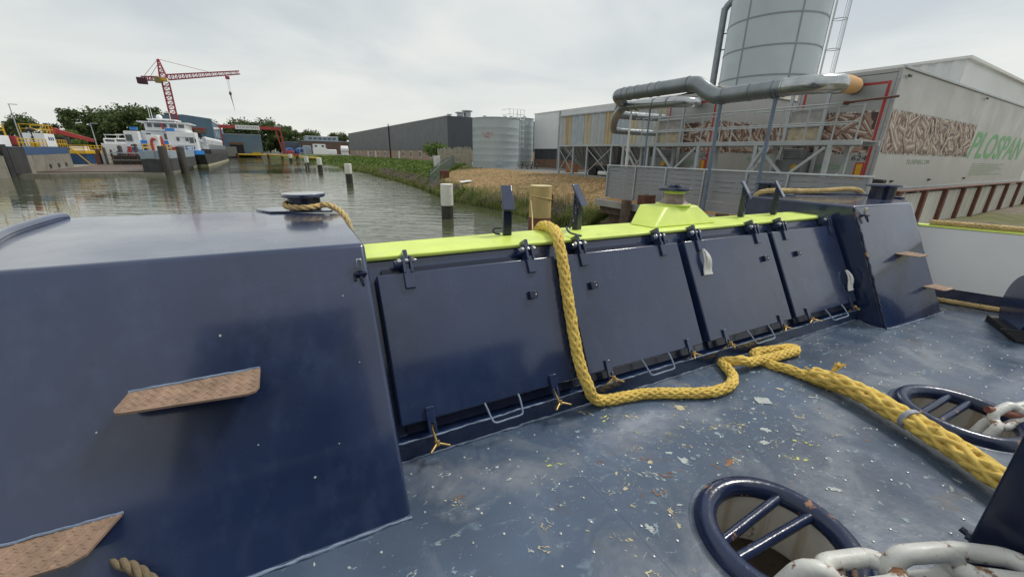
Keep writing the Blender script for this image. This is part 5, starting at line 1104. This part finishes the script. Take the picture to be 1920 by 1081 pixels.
# floating dock
fd = thing('floating_dock', 'floating dry dock with blue wing wall and wet brown deck', 'dock', (-17,70,0))
mb = MB(); mb.prism([(-25,60),(-9.9,61.2),(-10.4,95),(-26,95)], -.4, .30); build(mb, 'pontoon', DOCKG, fd)
mb = MB(); mb.prism([(-20.3,61.9),(-12.0,62.4),(-12.2,94),(-22.0,94)], .301, .42); build(mb, 'dock_floor', MUD, fd)
mb = MB(); mb.prism([(-20.35,61.1),(-22.45,79.8),(-27,79.2),(-25.5,60.0),(-21.15,60.1)], .31, 2.05); build(mb, 'wing_wall', DOCKG, fd)
mb = MB(); mb.prism([(-20.35,61.1),(-22.45,79.8),(-27,79.2),(-25.5,60.0),(-21.15,60.1)], 2.06, 2.85); build(mb, 'wing_wall_top', BLUED, fd)
mb = MB(); mb.extr([(-20.36,61.04,.32),(-21.14,60.04,.32),(-21.14,60.04,2.84),(-20.36,61.04,2.84)], (.03,-.03,0)); build(mb, 'end_plate', STEELD, fd)
mb = MB(); mb.prism([(-21.35,59.6),(-21.05,59.75),(-21.3,60.2),(-21.7,60.0)], -.5, 3.05); build(mb, 'corner_fender', STEELD, fd)
for k in range(3):
    mb = MB(); f = .38+.2*k; c = Vector((-20.35-2.1*f,61.1+18.7*f,0)); mb.box(c.x,c.x+.10,c.y-.2,c.y+.2,.55,1.0); build(mb, 'port', STEELD, fd)
mb = MB(); mb.prism([(-21.55,70.8),(-21.75,74.2),(-23.5,74.0),(-23.3,70.6)], 2.86, 4.35); cb = build(mb, 'control_cabin', WSHIP, fd, bevel=.05)
for (x,y,w) in ((-22.7,70.7,.35),):
    mb = MB(); mb.box(x-.25,x+.25,y-.03,y+.05,3.55,4.0); build(mb, 'window', SHADEG, cb)
for k in range(3):
    mb = MB(); y = 71.9+.7*k; x = -21.55-.06*(y-70.8); mb.box(x-.05,x+.02,y-.2,y+.2,3.6,3.98); build(mb, 'window', SHADEG, cb)
rails(cb, [(-23.3,70.6),(-21.55,70.8),(-21.75,74.2),(-23.5,74.0)], 4.36, YRAIL, .95, name='cabin_railing')
rails(fd, [(-21.85,74.6),(-22.4,79.6)], 2.86, YRAIL, .85); rails(fd, [(-20.9,62.0),(-21.3,69.8)], 2.86, YRAIL, .8)
mb = MB(); mb.bar((-22.3,80.0,2.8),(-21.0,81.5,.4),.10,.10); build(mb, 'gangway', YRAIL, fd)
mb = MB(); mb.box(-22.4,-21.8,69.0,69.7,2.86,3.4); build(mb, 'yellow_locker', YRAIL, fd)
mb = MB(); mb.prism([(-10.0,61.6),(-9.8,88),(-11.6,88),(-11.8,61.6)], .301, 1.75); build(mb, 'wing_wall', STEELD, fd)
mb = MB(); mb.prism([(-10.0,61.6),(-9.8,88),(-11.6,88),(-11.8,61.6)], 1.76, 2.65); build(mb, 'wing_wall_top', LGREY, fd)
mb = MB(); mb.prism([(-11.4,61.50),(-10.5,61.50),(-10.5,61.59),(-11.4,61.59)], 1.85, 2.64); build(mb, 'draught_board', LGREY, fd)
for y in (63.5,66,69): rails(fd, [(-11.7,y),(-10.1,y+1.2)], 2.66, YRAIL, .7, r=.05)
mb = MB(); mb.box(-11.3,-10.2,64.2,65.6,2.66,4.4); bx_ = build(mb, 'deck_house', WSHIP, fd, bevel=.05)
mb = MB(); mb.tube(spline([(-10.9,64.1,2.7),(-10.9,64.0,3.6),(-10.7,64.0,4.0),(-10.5,64.1,3.9)],.1), .13, 8); build(mb, 'vent_pipe', BOOM, fd, smooth=40)
mb = MB(); mb.tube([(-10.0,65.0,2.7),(-10.05,65.0,4.3)], [.22,.1], 8); build(mb, 'vent_pipe', BOOM, fd, smooth=40)
for (x,y,lb) in ((-9.72,61.6,'black dock pile touching the end of the dry dock wing wall'),(-8.75,66.5,'black dock pile standing free beside the ship hull')):
    mb = MB(); mb.lathe((x,y,-1), [(.42,0),(.42,4.1),(.36,4.2),(1e-6,4.2)], 14); tag(build(mb, 'dock_pile', PILED, None, base=(x,y,0), smooth=40), lb, 'pile')
# neighbouring pontoon at the left edge
np_ = thing('work_pontoon', 'grey work pontoon with cream cabin and yellow railings', 'pontoon', (-24,57,0))
mb = MB(); mb.prism([(-21.3,59.3),(-21.6,57.0),(-30,54),(-31,60)], -.4, 2.0); build(mb, 'hull', DOCKG, np_)
mb = MB(); mb.prism([(-21.9,59.2),(-22.3,57.4),(-30,54.5),(-30.5,59.6)], 2.01, 3.1); build(mb, 'cabin', mat('cream_paint',(.62,.57,.42),.5,0,.12,2,wear=(.45,.32,.12),wt=.6,ws=2), np_)
mb = MB(); mb.prism([(-21.7,62.8),(-22.0,60.6),(-28,60.2),(-28.4,63.2)], 2.87, 3.9); build(mb, 'deck_cabin', WSHIP, np_)
rails(np_, [(-21.8,62.6),(-22.0,60.7),(-28,60.3)], 3.91, YRAIL, .95, r=.05)
mb = MB(); mb.box(-21.8,-21.4,63.2,63.8,3.0,3.9); build(mb, 'red_cabinet', BOOM, np_)
mb = MB(); mb.lathe((-21.2,66.5,2.87), [(.05,0),(.05,1.5),(.4,1.6),(.4,1.75),(1e-6,1.95)], 12); build(mb, 'vent_cowl', RUBBER, np_, smooth=40)

# ---- tanker
sh = thing('tanker_ship', 'white and blue tanker ship with black hull lying beyond the dry dock', 'ship', (-14,105,0))
mb = MB(); hb_ = [(-18.6,91.8),(-9.9,91.8),(-8.9,93.2),(-8.7,110),(-8.7,148),(-12,156),(-16,156),(-19.3,148),(-19.3,93)]
def loft(b0,b1,z0,z1): n = len(b0); return [(x,y,z0) for x,y in b0]+[(x,y,z1) for x,y in b1], [(i,(i+1)%n,n+(i+1)%n,n+i) for i in range(n)]+[tuple(range(n,2*n))]
mb.add(*loft([(x,y+(2.0 if y < 94 else 0)) for x,y in hb_], hb_, .25, 2.0)); build(mb, 'hull', mat('hull_black',(.022,.022,.025),.5,0,.3,.4), sh)
mb = MB(); mb.add(*loft([(x,y+3.0 if y < 94 else y) for x,y in hb_],[(x,y+(2.0 if y < 94 else 0)) for x,y in hb_],-.6,.249)); build(mb, 'boot_stripe', mat('pale_antifouling',(.42,.40,.27),.7,0,.15,1), sh)
mb = MB(); st_ = [(-19.3,104),(-19.3,93),(-18.6,91.6),(-9.9,91.6),(-8.95,93.0),(-9.2,96.5),(-11,104)]; mb.add(*loft(st_,st_,2.001,2.62)); build(mb, 'blue_sheer_band', BSHIP, sh)
mb = MB(); mb.prism([(-8.75,104.1),(-8.75,148),(-19.2,148),(-19.2,104.1)], 2.002, 2.9); build(mb, 'cargo_bulwark', mat('hull_anthracite',(.05,.05,.052),.6,0,.2,.5), sh)
def acc(name, poly, z0, z1, wins, y):
    mb = MB(); mb.prism(poly, z0, z1); o = build(mb, name, WSHIP, sh, bevel=.06)
    for (x,z,w,h) in wins:
        mb = MB(); mb.box(x-w/2,x+w/2,y-.03,y+.04,z-h/2,z+h/2); build(mb, 'window', SHADEG, o)
    return o
acc('accommodation', [(-13.5,92.5),(-9.55,92.5),(-9.5,95.5),(-11,103.5),(-13.5,103.5)], 2.63, 5.65, [(-12.1,4.45,.40,.55),(-10.85,4.45,.45,.55),(-10.25,4.35,.6,.95),(-9.72,4.35,.2,.55),(-11.3,3.05,.5,.5),(-10.2,3.05,.4,.5)], 92.5)
mb = MB(); mb.box(-12.3,-9.7,92.44,92.49,4.78,4.86); mb.box(-12.3,-9.9,92.44,92.49,3.42,3.49); build(mb, 'rain_gutter', GALV, sh)
acc('wing_house', [(-19.1,93.0),(-17.2,92.6),(-17.2,103.5),(-19.1,103.5)], 2.63, 5.55, [(-18.5,4.5,.8,1.0),(-18.2,3.1,.9,.8)], 92.72)
acc('aft_wall', [(-17.19,95.0),(-13.51,95.0),(-13.51,103),(-17.19,103)], 2.63, 5.75, [(-16.3,4.9,.6,.9),(-14.0,4.9,.5,.9)], 95.0)
mb = MB(); mb.prism([(-17.18,92.7),(-13.52,92.7),(-13.52,93.0),(-17.18,93.0)], 3.55, 4.15); build(mb, 'blue_band', BSHIP, sh)
mb = MB(); mb.prism([(-17.1,93.1),(-13.55,93.1),(-13.55,94.9),(-17.1,94.9)], 3.9, 4.0); build(mb, 'upper_deck', LGREY, sh)
wh2 = acc('wheelhouse', [(-16.5,94.6),(-10.9,94.6),(-10.7,100.5),(-16.6,100.5)], 5.76, 7.05, [], 94.6)
for k,(x0,x1) in enumerate(((-16.1,-15.5),(-15.2,-14.3),(-14.2,-13.5),(-13.1,-12.1),(-11.9,-11.1))):
    mb = MB(); mb.box(x0,x1,94.53,94.62,6.35,6.92); build(mb, 'window', SHADEG, wh2)
mb = MB(); mb.prism([(-17.3,94.0),(-10.2,94.0),(-10.0,101.2),(-17.4,101.2)], 7.06, 7.22); build(mb, 'wheelhouse_roof', WSHIP, sh, bevel=.03)
mb = MB(); mb.prism([(-16.2,96.0),(-12.2,96.0),(-12.0,100.2),(-16.4,100.2)], 7.62, 7.76); build(mb, 'sun_deck_roof', WSHIP, sh)
for x in (-16,-12.4):
    mb = MB(); mb.bar((x,96.2,7.22),(x,96.2,7.6),.08,.08); build(mb, 'roof_post', WSHIP, sh)
mb = MB(); mb.ball((-14.6,97,8.1), .45, 8); build(mb, 'radar_dome', WSHIP, sh, smooth=80)
mb = MB(); mb.box(-15.6,-13.2,96.9,97.1,7.78,7.88); mb.cyl((-13.2,98,7.77),(-13.2,98,9.0),.05,6); mb.cyl((-16.0,98,7.77),(-16.0,98,9.8),.04,6); mb.cyl((-15.7,98,7.77),(-15.7,98,9.5),.04,6); build(mb, 'radar_mast', WSHIP, sh)
mb = MB(); mb.bar((-14.3,93.6,5.6),(-13.9,93.6,7.3),.06,.06); build(mb, 'flag_staff', WSHIP, sh)
mb = MB(); mb.extr([(-14.25,93.55,6.9),(-13.9,93.55,7.0),(-13.75,93.55,6.1),(-14.0,93.55,6.0)], (0,.04,0)); build(mb, 'ensign', BOOM, sh)
for (x0,x1) in ((-18.2,-17.25),(-13.6,-12.4)):
    mb = MB(); mb.box(x0,x1,92.9,93.6,5.77,6.2); build(mb, 'blue_dodger', BSHIP, sh)
rails(sh, [(-18.5,92.2),(-10.2,92.2)], 2.63, WSHIP, .9, r=.05)
for k in range(13):       # cargo deck pipe frames
    y = 105+k*3.2; mb = MB()
    for x in (-9.2,-10.6,-12.2): mb.cyl((x,y,2.9),(x,y,4.7+.4*math.sin(k*1.3)),.09,6)
    mb.cyl((-9.2,y,4.6),(-14,y,4.6),.08,6); mb.tube(spline([(-9.2,y,4.5),(-9.2,y,5.0),(-9.5,y+.5,5.15),(-9.9,y+.9,4.9)],.2),.14,6); build(mb, 'pipe_frame', WSHIP, sh, smooth=50)
mb = MB(); mb.cyl((-9.6,105,3.7),(-9.6,146,3.7),.14,8); mb.cyl((-10.4,105,4.2),(-10.4,146,4.2),.14,8); build(mb, 'cargo_pipe', GALV, sh, smooth=50)
rails(sh, [(-8.85,104.5),(-8.85,147.5)], 2.91, GALV, .9, r=.035)

# ---- moored yachts and clutter behind the dock
for i,(x,y,L,lb) in enumerate(((-21.0,104,8,'white motor yacht stored behind the dry dock, next to the tanker'),(-23.5,108,7,'low white motor yacht stored farther behind the dry dock'))):
    t = thing('motor_yacht', lb, 'boat', (x,y,GZ)); mb = MB()
    mb.add(*loft([(x-1,y-L/2),(x+1,y-L/2),(x+1,y+L*.2),(x,y+L*.45),(x-1,y+L*.2)],[(x-1.5,y-L/2),(x+1.5,y-L/2),(x+1.5,y+L*.25),(x,y+L/2),(x-1.5,y+L*.25)],1.7,3.6)); build(mb, 'hull', WSHIP, t, bevel=.05)
    mb = MB(); mb.prism([(x-1.2,y-L*.4),(x+1.2,y-L*.4),(x+1.1,y+L*.1),(x,y+L*.2),(x-1.1,y+L*.1)], 3.61, 4.5); cbn = build(mb, 'cabin', WSHIP, t, bevel=.15)
    mb = MB(); mb.box(x-.9,x+.9,y-L*.4-.03,y-L*.4+.01,3.9,4.3); build(mb, 'window', SHADEG, cbn)
    mb = MB(); mb.prism([(x-1.0,y-L*.35),(x+1.0,y-L*.35),(x+.9,y-L*.05),(x-.9,y-L*.05)], 5.1, 5.2); build(mb, 'fly_bridge_roof', WSHIP, t)
    mb = MB(); mb.bar((x-.9,y-L*.3,4.5),(x-.9,y-L*.3,5.1),.08,.08); mb.bar((x+.9,y-L*.3,4.5),(x+.9,y-L*.3,5.1),.08,.08); build(mb, 'roof_stanchion', WSHIP, t)
yb = thing('work_boat', 'small yellow decked work boat with blue hull beside the dry dock', 'boat', (-25,95,0))
mb = MB(); mb.add(*loft([(-26.5,92),(-24.2,92),(-23.6,97),(-26,100)],[(-27,91.5),(-24,91.5),(-23.2,97),(-26,101)],-.3,1.9)); build(mb, 'hull', BLUED, yb)
mb = MB(); mb.prism([(-27,91.4),(-23.9,91.4),(-23.1,97),(-26,101.1)], 1.91, 2.35); build(mb, 'yellow_bulwark', YRAIL, yb)
mb = MB(); mb.prism([(-26,93),(-24.5,93),(-24.5,96),(-26,96)], 2.36, 3.0); build(mb, 'deck_house', WSHIP, yb)
rails(yb, [(-27,91.5),(-24,91.5),(-23.2,97)], 2.36, YRAIL, .8, r=.045)
mc = thing('mobile_crane', 'red telescopic boom crane lowered over the quay clutter', 'crane', (-27.5,96,GZ))
mb = MB(); mb.hexa([(-28.1,95,5.0),(-28.1,95.7,5.0),(-23.6,95.6,3.7),(-23.6,95.1,3.7),(-27.9,95,5.75),(-27.9,95.7,5.75),(-23.5,95.6,4.15),(-23.5,95.1,4.15)]); build(mb, 'boom', BOOM, mc, bevel=.03)
mb = MB(); mb.box(-28.3,-27.5,94.8,95.9,4.7,5.7); build(mb, 'boom_pivot', BOOM, mc, bevel=.05)
mb = MB(); mb.box(-28.4,-26.6,94.3,96.6,1.5,4.4); build(mb, 'upper_carriage', RUBBER, mc, bevel=.1)
cl = random.Random(31); CM = [RUST, GALV, WSHIP, BLUED, TIMBER, BOOM, LGREY]; CN = ['rust brown','grey steel','white painted','blue painted','dark timber','red painted','pale grey']
for k in range(14):
    x, y = -21.8+k*.72+cl.uniform(-.2,.2), 90+cl.uniform(-1.5,2.5); w, h = cl.uniform(.35,.9), cl.uniform(.8,2.6); m = k % 7; mb = MB(); mb.box(x-w/2,x+w/2,y-.5,y+.5,.31,.31+h*.8); mb.box(x-w*.2,x+w*.6,y-.3,y+.3,.311+h*.8,.6+h)
    tag(build(mb, 'dock_block', CM[m], None, base=(x,y,.3), bevel=.03), CN[m]+' keel block on the dry dock floor', 'block', 'keel blocks on the dock floor')
for k in range(3):
    x, y = -21.0+k*1.9, 88.5; mb = MB(); mb.lathe((x,y,.3), [(.17,0),(.17,2.6+.3*k),(1e-6,2.65+.3*k)], 10); tag(build(mb, 'timber_post', TIMBER, None, base=(x,y,.3), smooth=40), 'thick brown timber post at the back of the dry dock', 'post', 'timber posts in the dock')
tt = thing('timber_trestle', 'dark timber trestle staging at the back of the dry dock', 'staging', (-16,87,.4))
for k in range(9):
    x = -19.8+k*.95; mb = MB(); mb.box(x-.11,x+.11,86.4,86.65,.42,2.1+.5*(k%3==0)+.2*(k%2)); build(mb, 'post', (TIMBER,PILED,STEELD)[k%3], tt)
for z in (1.1,1.75,2.15):
    mb = MB(); mb.box(-20.0,-12.2+.4*z,86.2,86.39,z-.08,z+.06); build(mb, 'beam', (TIMBER,GALV,DOCKG)[int(z*2)%3], tt)
mb = MB(); mb.box(-20.0,-12.0,87.6,88.2,.42,1.7); build(mb, 'back_stack', STEELD, tt)
for (x,y,h,lb) in ((-36.6,110,8.2,'tall slim lamp post behind the yellow railings'),(-26.9,110,5.6,'shorter lamp post in front of the leafy trees')):
    t = thing('lamp_post', lb, 'lamp post', (x,y,GZ)); mb = MB(); mb.tube([(x,y,GZ),(x,y,GZ+h)], [.12,.06], 8); build(mb, 'pole', GALV, t, smooth=40)
    mb = MB(); mb.box(x-.1,x+1.0,y-.1,y+.1,GZ+h,GZ+h+.1); build(mb, 'lamp_head', GALV, t)

# ---- tower crane
tc_ = thing('tower_crane', 'red lattice tower crane with long horizontal jib over the shipyard', 'crane', (-19.6,150,GZ)); cx, cy = -19.9, 150
def lattice(parent, name, p, q, w0, w1, n, r, m, tri=False):
    p, q = Vector(p), Vector(q); d = (q-p).normalized(); u = Vector((0,1,0)) if abs(d.y) < .9 else Vector((1,0,0)); x = d.cross(u).normalized(); y = x.cross(d).normalized(); mb = MB(); cn = [(-1,-1),(1,-1),(1,1),(-1,1)]
    def C(f,k): w = (w0+(w1-w0)*f)/2; c = p.lerp(q,f); return c+x*(cn[k][0]*w)+y*(cn[k][1]*w)
    for k in range(4): mb.bar(C(0,k),C(1,k),r*2,r*2)
    for i in range(n):
        for k in range(4):
            k2 = (k+1)%4; a_, b_ = (k,k2) if i%2 else (k2,k); mb.bar(C(i/n,a_),C((i+1)/n,b_),r*1.3,r*1.3); mb.bar(C(i/n,k),C(i/n,k2),r*1.3,r*1.3)
    return build(mb, name, m, parent)
lattice(tc_, 'mast', (cx+.5,cy,GZ), (cx+.5,cy,19.9), 1.5, 1.5, 16, .10, REDC)
lattice(tc_, 'tower_head', (cx+.3,cy,20.9), (cx,cy,25.2), 1.5, .3, 4, .10, REDC)
lattice(tc_, 'jib', (cx+1.2,cy,21.0), (-2.0,cy,23.9), 1.25, .8, 22, .075, REDC)
lattice(tc_, 'counter_jib', (cx-.8,cy,20.5), (-24.2,cy,20.2), .9, .9, 5, .09, REDC)
mb = MB(); mb.box(-25.2,-23.2,cy-.8,cy+.8,18.9,20.4); build(mb, 'counterweight', mat('counterweight_dark',(.06,.02,.03),.7), tc_, bevel=.1)
mb = MB(); mb.box(cx-.9,cx+.9,cy-.9,cy+.9,19.95,20.7); build(mb, 'slewing_ring', YRAIL, tc_); mb = MB(); mb.box(cx-1.5,cx-.2,cy-1.6,cy-.92,19.3,20.8); build(mb, 'operator_cab', mat('cab_olive',(.20,.17,.05),.5), tc_, bevel=.1)
for (p,q) in (((cx,cy,25.2),(-9.5,cy,23.3)),((cx,cy,25.2),(-23.8,cy,20.6)),((cx-.2,cy,24.0),(-22.5,cy,20.6))):
    mb = MB(); mb.cyl(p,q,.05,5); build(mb, 'tie_rod', REDC, tc_)
mb = MB(); mb.box(-5.7,-4.7,cy-.5,cy+.5,21.9,22.6); build(mb, 'trolley', REDC, tc_); mb = MB(); mb.cyl((-5.4,cy,21.9),(-5.3,cy,18.6),.04,5); mb.cyl((-5.0,cy,21.9),(-5.1,cy,18.6),.04,5); build(mb, 'hoist_rope', GALV, tc_)
mb = MB(); mb.lathe((-5.2,cy,17.6), [(.08,0),(.32,.3),(.32,.9),(.1,1.1)], 10); build(mb, 'hook_block', mat('hook_brown',(.16,.11,.05),.6), tc_, smooth=40); mb = MB(); mb.tube([(-5.2,cy,17.6),(-5.0,cy,15.5),(-4.85,cy,13.6)], [.15,.07,.03], 6); build(mb, 'hanging_sling', RUBBER, tc_)

# ---- sheds, gantry, houses
bs1 = thing('blue_shed', 'large blue grey ship shed with red trimmed opening behind the tanker', 'shed', (-20,180,GZ))
mb = MB(); mb.extr([(-25.8,160,GZ),(-25.8,160,11.9),(-18.5,160,12.5),(-11.8,160,11.7),(-11.8,160,GZ)], (0,42,0)); build(mb, 'shed_body', SHED, bs1)
mb = MB(); mb.box(-23.0,-13.6,159.8,159.98,8.6,8.95); build(mb, 'red_lintel', BOOM, bs1); mb = MB(); mb.box(-23.0,-15.2,159.85,159.99,5.5,8.55); build(mb, 'opening', RUBBER, bs1); mb = MB(); mb.box(-16.6,-13.7,159.8,159.96,7.4,8.5); build(mb, 'brown_panel', BRICKR, bs1)
mb = MB(); mb.bar((-11.72,160.2,11.2),(-11.72,201,11.2),.12,.5); mb.bar((-11.72,161,9.0),(-11.72,200,10.6),.12,.7); build(mb, 'white_trim', WSHIP, bs1)
for k in range(6):
    mb = MB(); y = 165+k*6; mb.box(-11.79,-11.70,y,y+3.5,6.5,8.5); build(mb, 'window', LGREY, bs1)
bs2 = thing('blue_shed', 'low blue corrugated shed with a dark doorway under the gantry', 'shed', (-5,195,GZ))
mb = MB(); mb.box(-12.5,.6,190,210,GZ,8.15); build(mb, 'shed_body', mat('shed_blue_corrugated',(.125,.195,.255),.6,0,.1,.3,streak=(.22,.26,.29),st=.50), bs2); mb = MB(); mb.box(-12.6,.7,189.9,210.1,8.16,8.45); build(mb, 'roof', LGREY, bs2)
mb = MB(); mb.box(-9.8,-5.6,189.85,189.98,1.5,4.6); build(mb, 'doorway', RUBBER, bs2); mb = MB(); mb.box(-9.9,-5.5,189.8,189.97,4.65,5.5); build(mb, 'roller_door', BRICKR, bs2)
mb = MB(); mb.box(-12.6,-8.0,188,189.2,.4,3.9); tag(build(mb, 'concrete_pier', CONC, None, base=(-10,188.5,0)), 'pale concrete pier block in front of the low blue shed', 'pier')
gc = thing('gantry_crane', 'red gantry crane with white name board spanning the slipway', 'gantry', (-2,180,GZ))
mb = MB(); mb.box(-11.6,7.3,179.5,180.5,9.95,11.0); gb = build(mb, 'girder', BOOM, gc, bevel=.03)
mb = MB(); mb.box(-6.7,.6,179.40,179.49,9.75,11.15); sg = build(mb, 'name_board', WSHIP, gb); text('lettering', 'KOOIMAN', mat('letter_maroon',(.10,.02,.02),.5), gb, (-6.2,179.395,10.05), (1,0,0), (0,0,1), 1.15, 0, 6.4)
for (x0,x1) in ((5.6,7.0),(7.2,7.9)):
    mb = MB(); mb.bar((x0,180,9.9),(x1,180,GZ),.40,.40); build(mb, 'leg', BOOM, gc)
for z in (3.5,5.5,7.5):
    mb = MB(); f = (9.9-z)/8.4; mb.bar((5.6+1.4*f,180,z),(7.2+.7*f,180,z),.2,.2); build(mb, 'rung', BOOM, gc)
mb = MB(); mb.box(5.4,7.6,179.3,180.7,11.01,11.5); build(mb, 'end_truck', GALV, gc)
for x in (-11.2,):
    mb = MB(); mb.bar((x,180,9.9),(x,180,GZ),.4,.4); build(mb, 'leg', BOOM, gc)
bb = thing('brick_building', 'brown brick works building with grey upper storey at the basin end', 'building', (27,225,GZ))
mb = MB(); mb.box(16.9,38,220,236,GZ,7.3); build(mb, 'brick_wall', mat('brown_brick',(.13,.085,.065),.9,0,.1,.5), bb); mb = MB(); mb.box(16.7,38.2,219.8,236.2,7.31,7.55); build(mb, 'flat_roof', LGREY, bb)
mb = MB(); mb.box(19,33.2,222,234,7.56,9.4); up_ = build(mb, 'upper_storey', LGREY, bb); mb = MB(); mb.box(18.8,33.4,221.8,234.2,9.41,9.6); build(mb, 'roof', WSHIP, bb)
for k in range(6):
    mb = MB(); x = 20+k*2.1; mb.box(x,x+1.6,221.95,221.99,8.0,9.0); build(mb, 'window', SHADEG, up_)
cs_ = thing('site_cabin', 'pair of stacked cream site cabins in front of the brick building', 'cabin', (22.5,206,GZ))
mb = MB(); mb.box(20,25,205,207.5,4.1,5.8); c1_ = build(mb, 'upper_cabin', WSHIP, cs_, bevel=.05); mb = MB(); mb.box(19.8,25.5,204.8,207.5,GZ,4.05); build(mb, 'lower_cabin', WSHIP, cs_, bevel=.05)
for x in (20.6,23.4):
    mb = MB(); mb.box(x,x+1.0,204.95,205.05,4.6,5.4); build(mb, 'window', SHADEG, c1_)
mb = MB(); mb.tube([(31.3,205,3.9),(31.4,205,3.9),(34.4,205,3.9),(34.5,205,3.9)], [1.0,1.45,1.45,1.0], 18); mb.box(31.4,34.4,204.4,205.6,1.5,2.6); tag(build(mb, 'white_tank', WSHIP, None, base=(33,205,GZ), smooth=50), 'white horizontal tank beside the dark hall end', 'tank')
for i,(x,w,c,nm,h) in enumerate(((11.0,4.2,BSHIP,'blue tarpaulin covered boat next to the low blue shed',3.0),(15.6,4.8,BSHIP,'larger blue tarpaulin covered boat by the gantry leg',3.4))):
    mb = MB(); n = 9; vs = [];
    for k in range(n):
        an = math.pi*k/(n-1)
        for y in (213,216,220): vs.append((x-w/2*math.cos(an)*(.8 if y == 213 else 1),y,GZ+.4+h*.72*math.sin(an)**.8*(.85 if y == 213 else 1)))
    mb.add(vs, [(k*3+j,k*3+j+1,(k+1)*3+j+1,(k+1)*3+j) for k in range(n-1) for j in range(2)]+[tuple(k*3 for k in range(n))]); tag(build(mb, 'covered_boat', mat('blue_tarp',(.035,.12,.33),.5,0,.15,.8), None, base=(x,216,GZ)), nm, 'boat')
for i,(x0,x1,z1,m,lb) in enumerate(((8.6,15.8,6.6,mat('slate_blue',(.07,.09,.12),.6,0,.1,.5),'slate blue container stack behind the covered boats'),(16.3,19.5,4.9,LGREY,'pale blue truck body parked beside the brick building'),(26.0,30.2,3.4,WSHIP,'white covered boat on the yard by the white tank'),(9.3,12.5,2.6,BOOM,'small red hulled boat under the blue tarpaulins'))):
    mb = MB(); y0 = 222 if i == 0 else 210; mb.box(x0,x1,y0,y0+5,GZ,z1); mb.box(x0+.2,x1-.2,y0+.2,y0+4.8,z1+.001,z1+.25); tag(build(mb, ('container','truck','boat','boat')[i], m, None, base=(x0+1,y0,GZ), bevel=.15), lb, ('container','truck','boat','boat')[i])
jt = thing('yellow_jetty', 'yellow pipe jetty with rusty posts along the basin end', 'jetty', (4,170,0))
for (x0,y0,x1,y1) in ((-12,189,2,186),(2,186,9.5,150),(9.5,150,12.8,118)):
    mb = MB(); mb.cyl((x0,y0,1.1),(x1,y1,1.1),.28,8); build(mb, 'pipe', YRAIL, jt, smooth=40)
for (x,y) in ((-1.8,190),(2,186),(6,168),(9.5,150),(11.5,132),(-8,188)):
    mb = MB(); mb.cyl((x,y,-1),(x,y,1.5),.45,8); build(mb, 'post', RUST, jt, smooth=40)
mb = MB(); mb.box(-3.2,-.4,189,191,1.2,2.0); build(mb, 'yellow_winch', YRAIL, jt); mb = MB(); mb.box(8.4,9.8,146,149,1.35,1.9); build(mb, 'orange_float', BOOM, jt)

# ---- trees
g1 = 'trees behind the shipyard'
for k,(x,y,h,kd) in enumerate(((-45.5,172,11.5,0),(-41,176,12.0,2),(-37,170,11.5,1),(-33.5,174,13,2),(-29.5,178,13.5,0),(-31,168,12.4,2),(-43.5,182,11,3),(-26.5,184,13,1))):
    tree(x,y,h,kd,'dark leafy tree in the dense group left of the blue shed',group=g1,wide=1.1)
for (x,y,h,kd) in ((-63,168,9.5,0),(-58.5,172,7.6,1),(-55,168,9.0,2),(-51,175,7.5,0)): tree(x,y,h,kd,'dark leafy tree behind the yellow railed dock cabins',group='trees behind the dock cabins')
for (x,y,h,kd) in ((-33,120,4.6,0),(-36,124,4.2,2)): tree(x,y,h,kd,'bright green bushy tree beside the shorter lamp post',group='bright bushy trees',leafm=LEAFB,wide=1.2)
for k,(x,y,h,kd) in enumerate(((-20,262,15,0),(-14,268,14,1),(-8,258,15.5,2),(-2,264,15,0),(4,258,16,2),(9,262,15,1),(13,268,14,0),(17,258,12,3),(22,262,12.5,1),(27,266,12,2),(-4,272,14,1),(11,254,12.5,2))):
    tree(x,y,h,kd,'tall green tree in the row beyond the gantry crane',group='trees beyond the gantry',wide=1.05)
for (x,y,h,kd) in ((38,270,11.5,0),(43,272,11.5,2),(49,268,11.5,1)): tree(x,y,h,kd,'distant tree above the brick building and hall roof',group='distant trees over the brick building')
mb = MB(); rr = random.Random(3)
for i in range(3500):
    x = rr.uniform(-130,130); y = rr.uniform(300,340); leaf(mb, (x,y,GZ+rr.random()**.7*(7+2.5*mnoise.noise((x*.06,0,4)))), rr.uniform(.7,1.3), rr)
tag(build(mb, 'far_tree_belt', LEAFD, None, base=(0,320,GZ)), 'far tree belt on the horizon behind the yards', 'trees', kind='stuff')
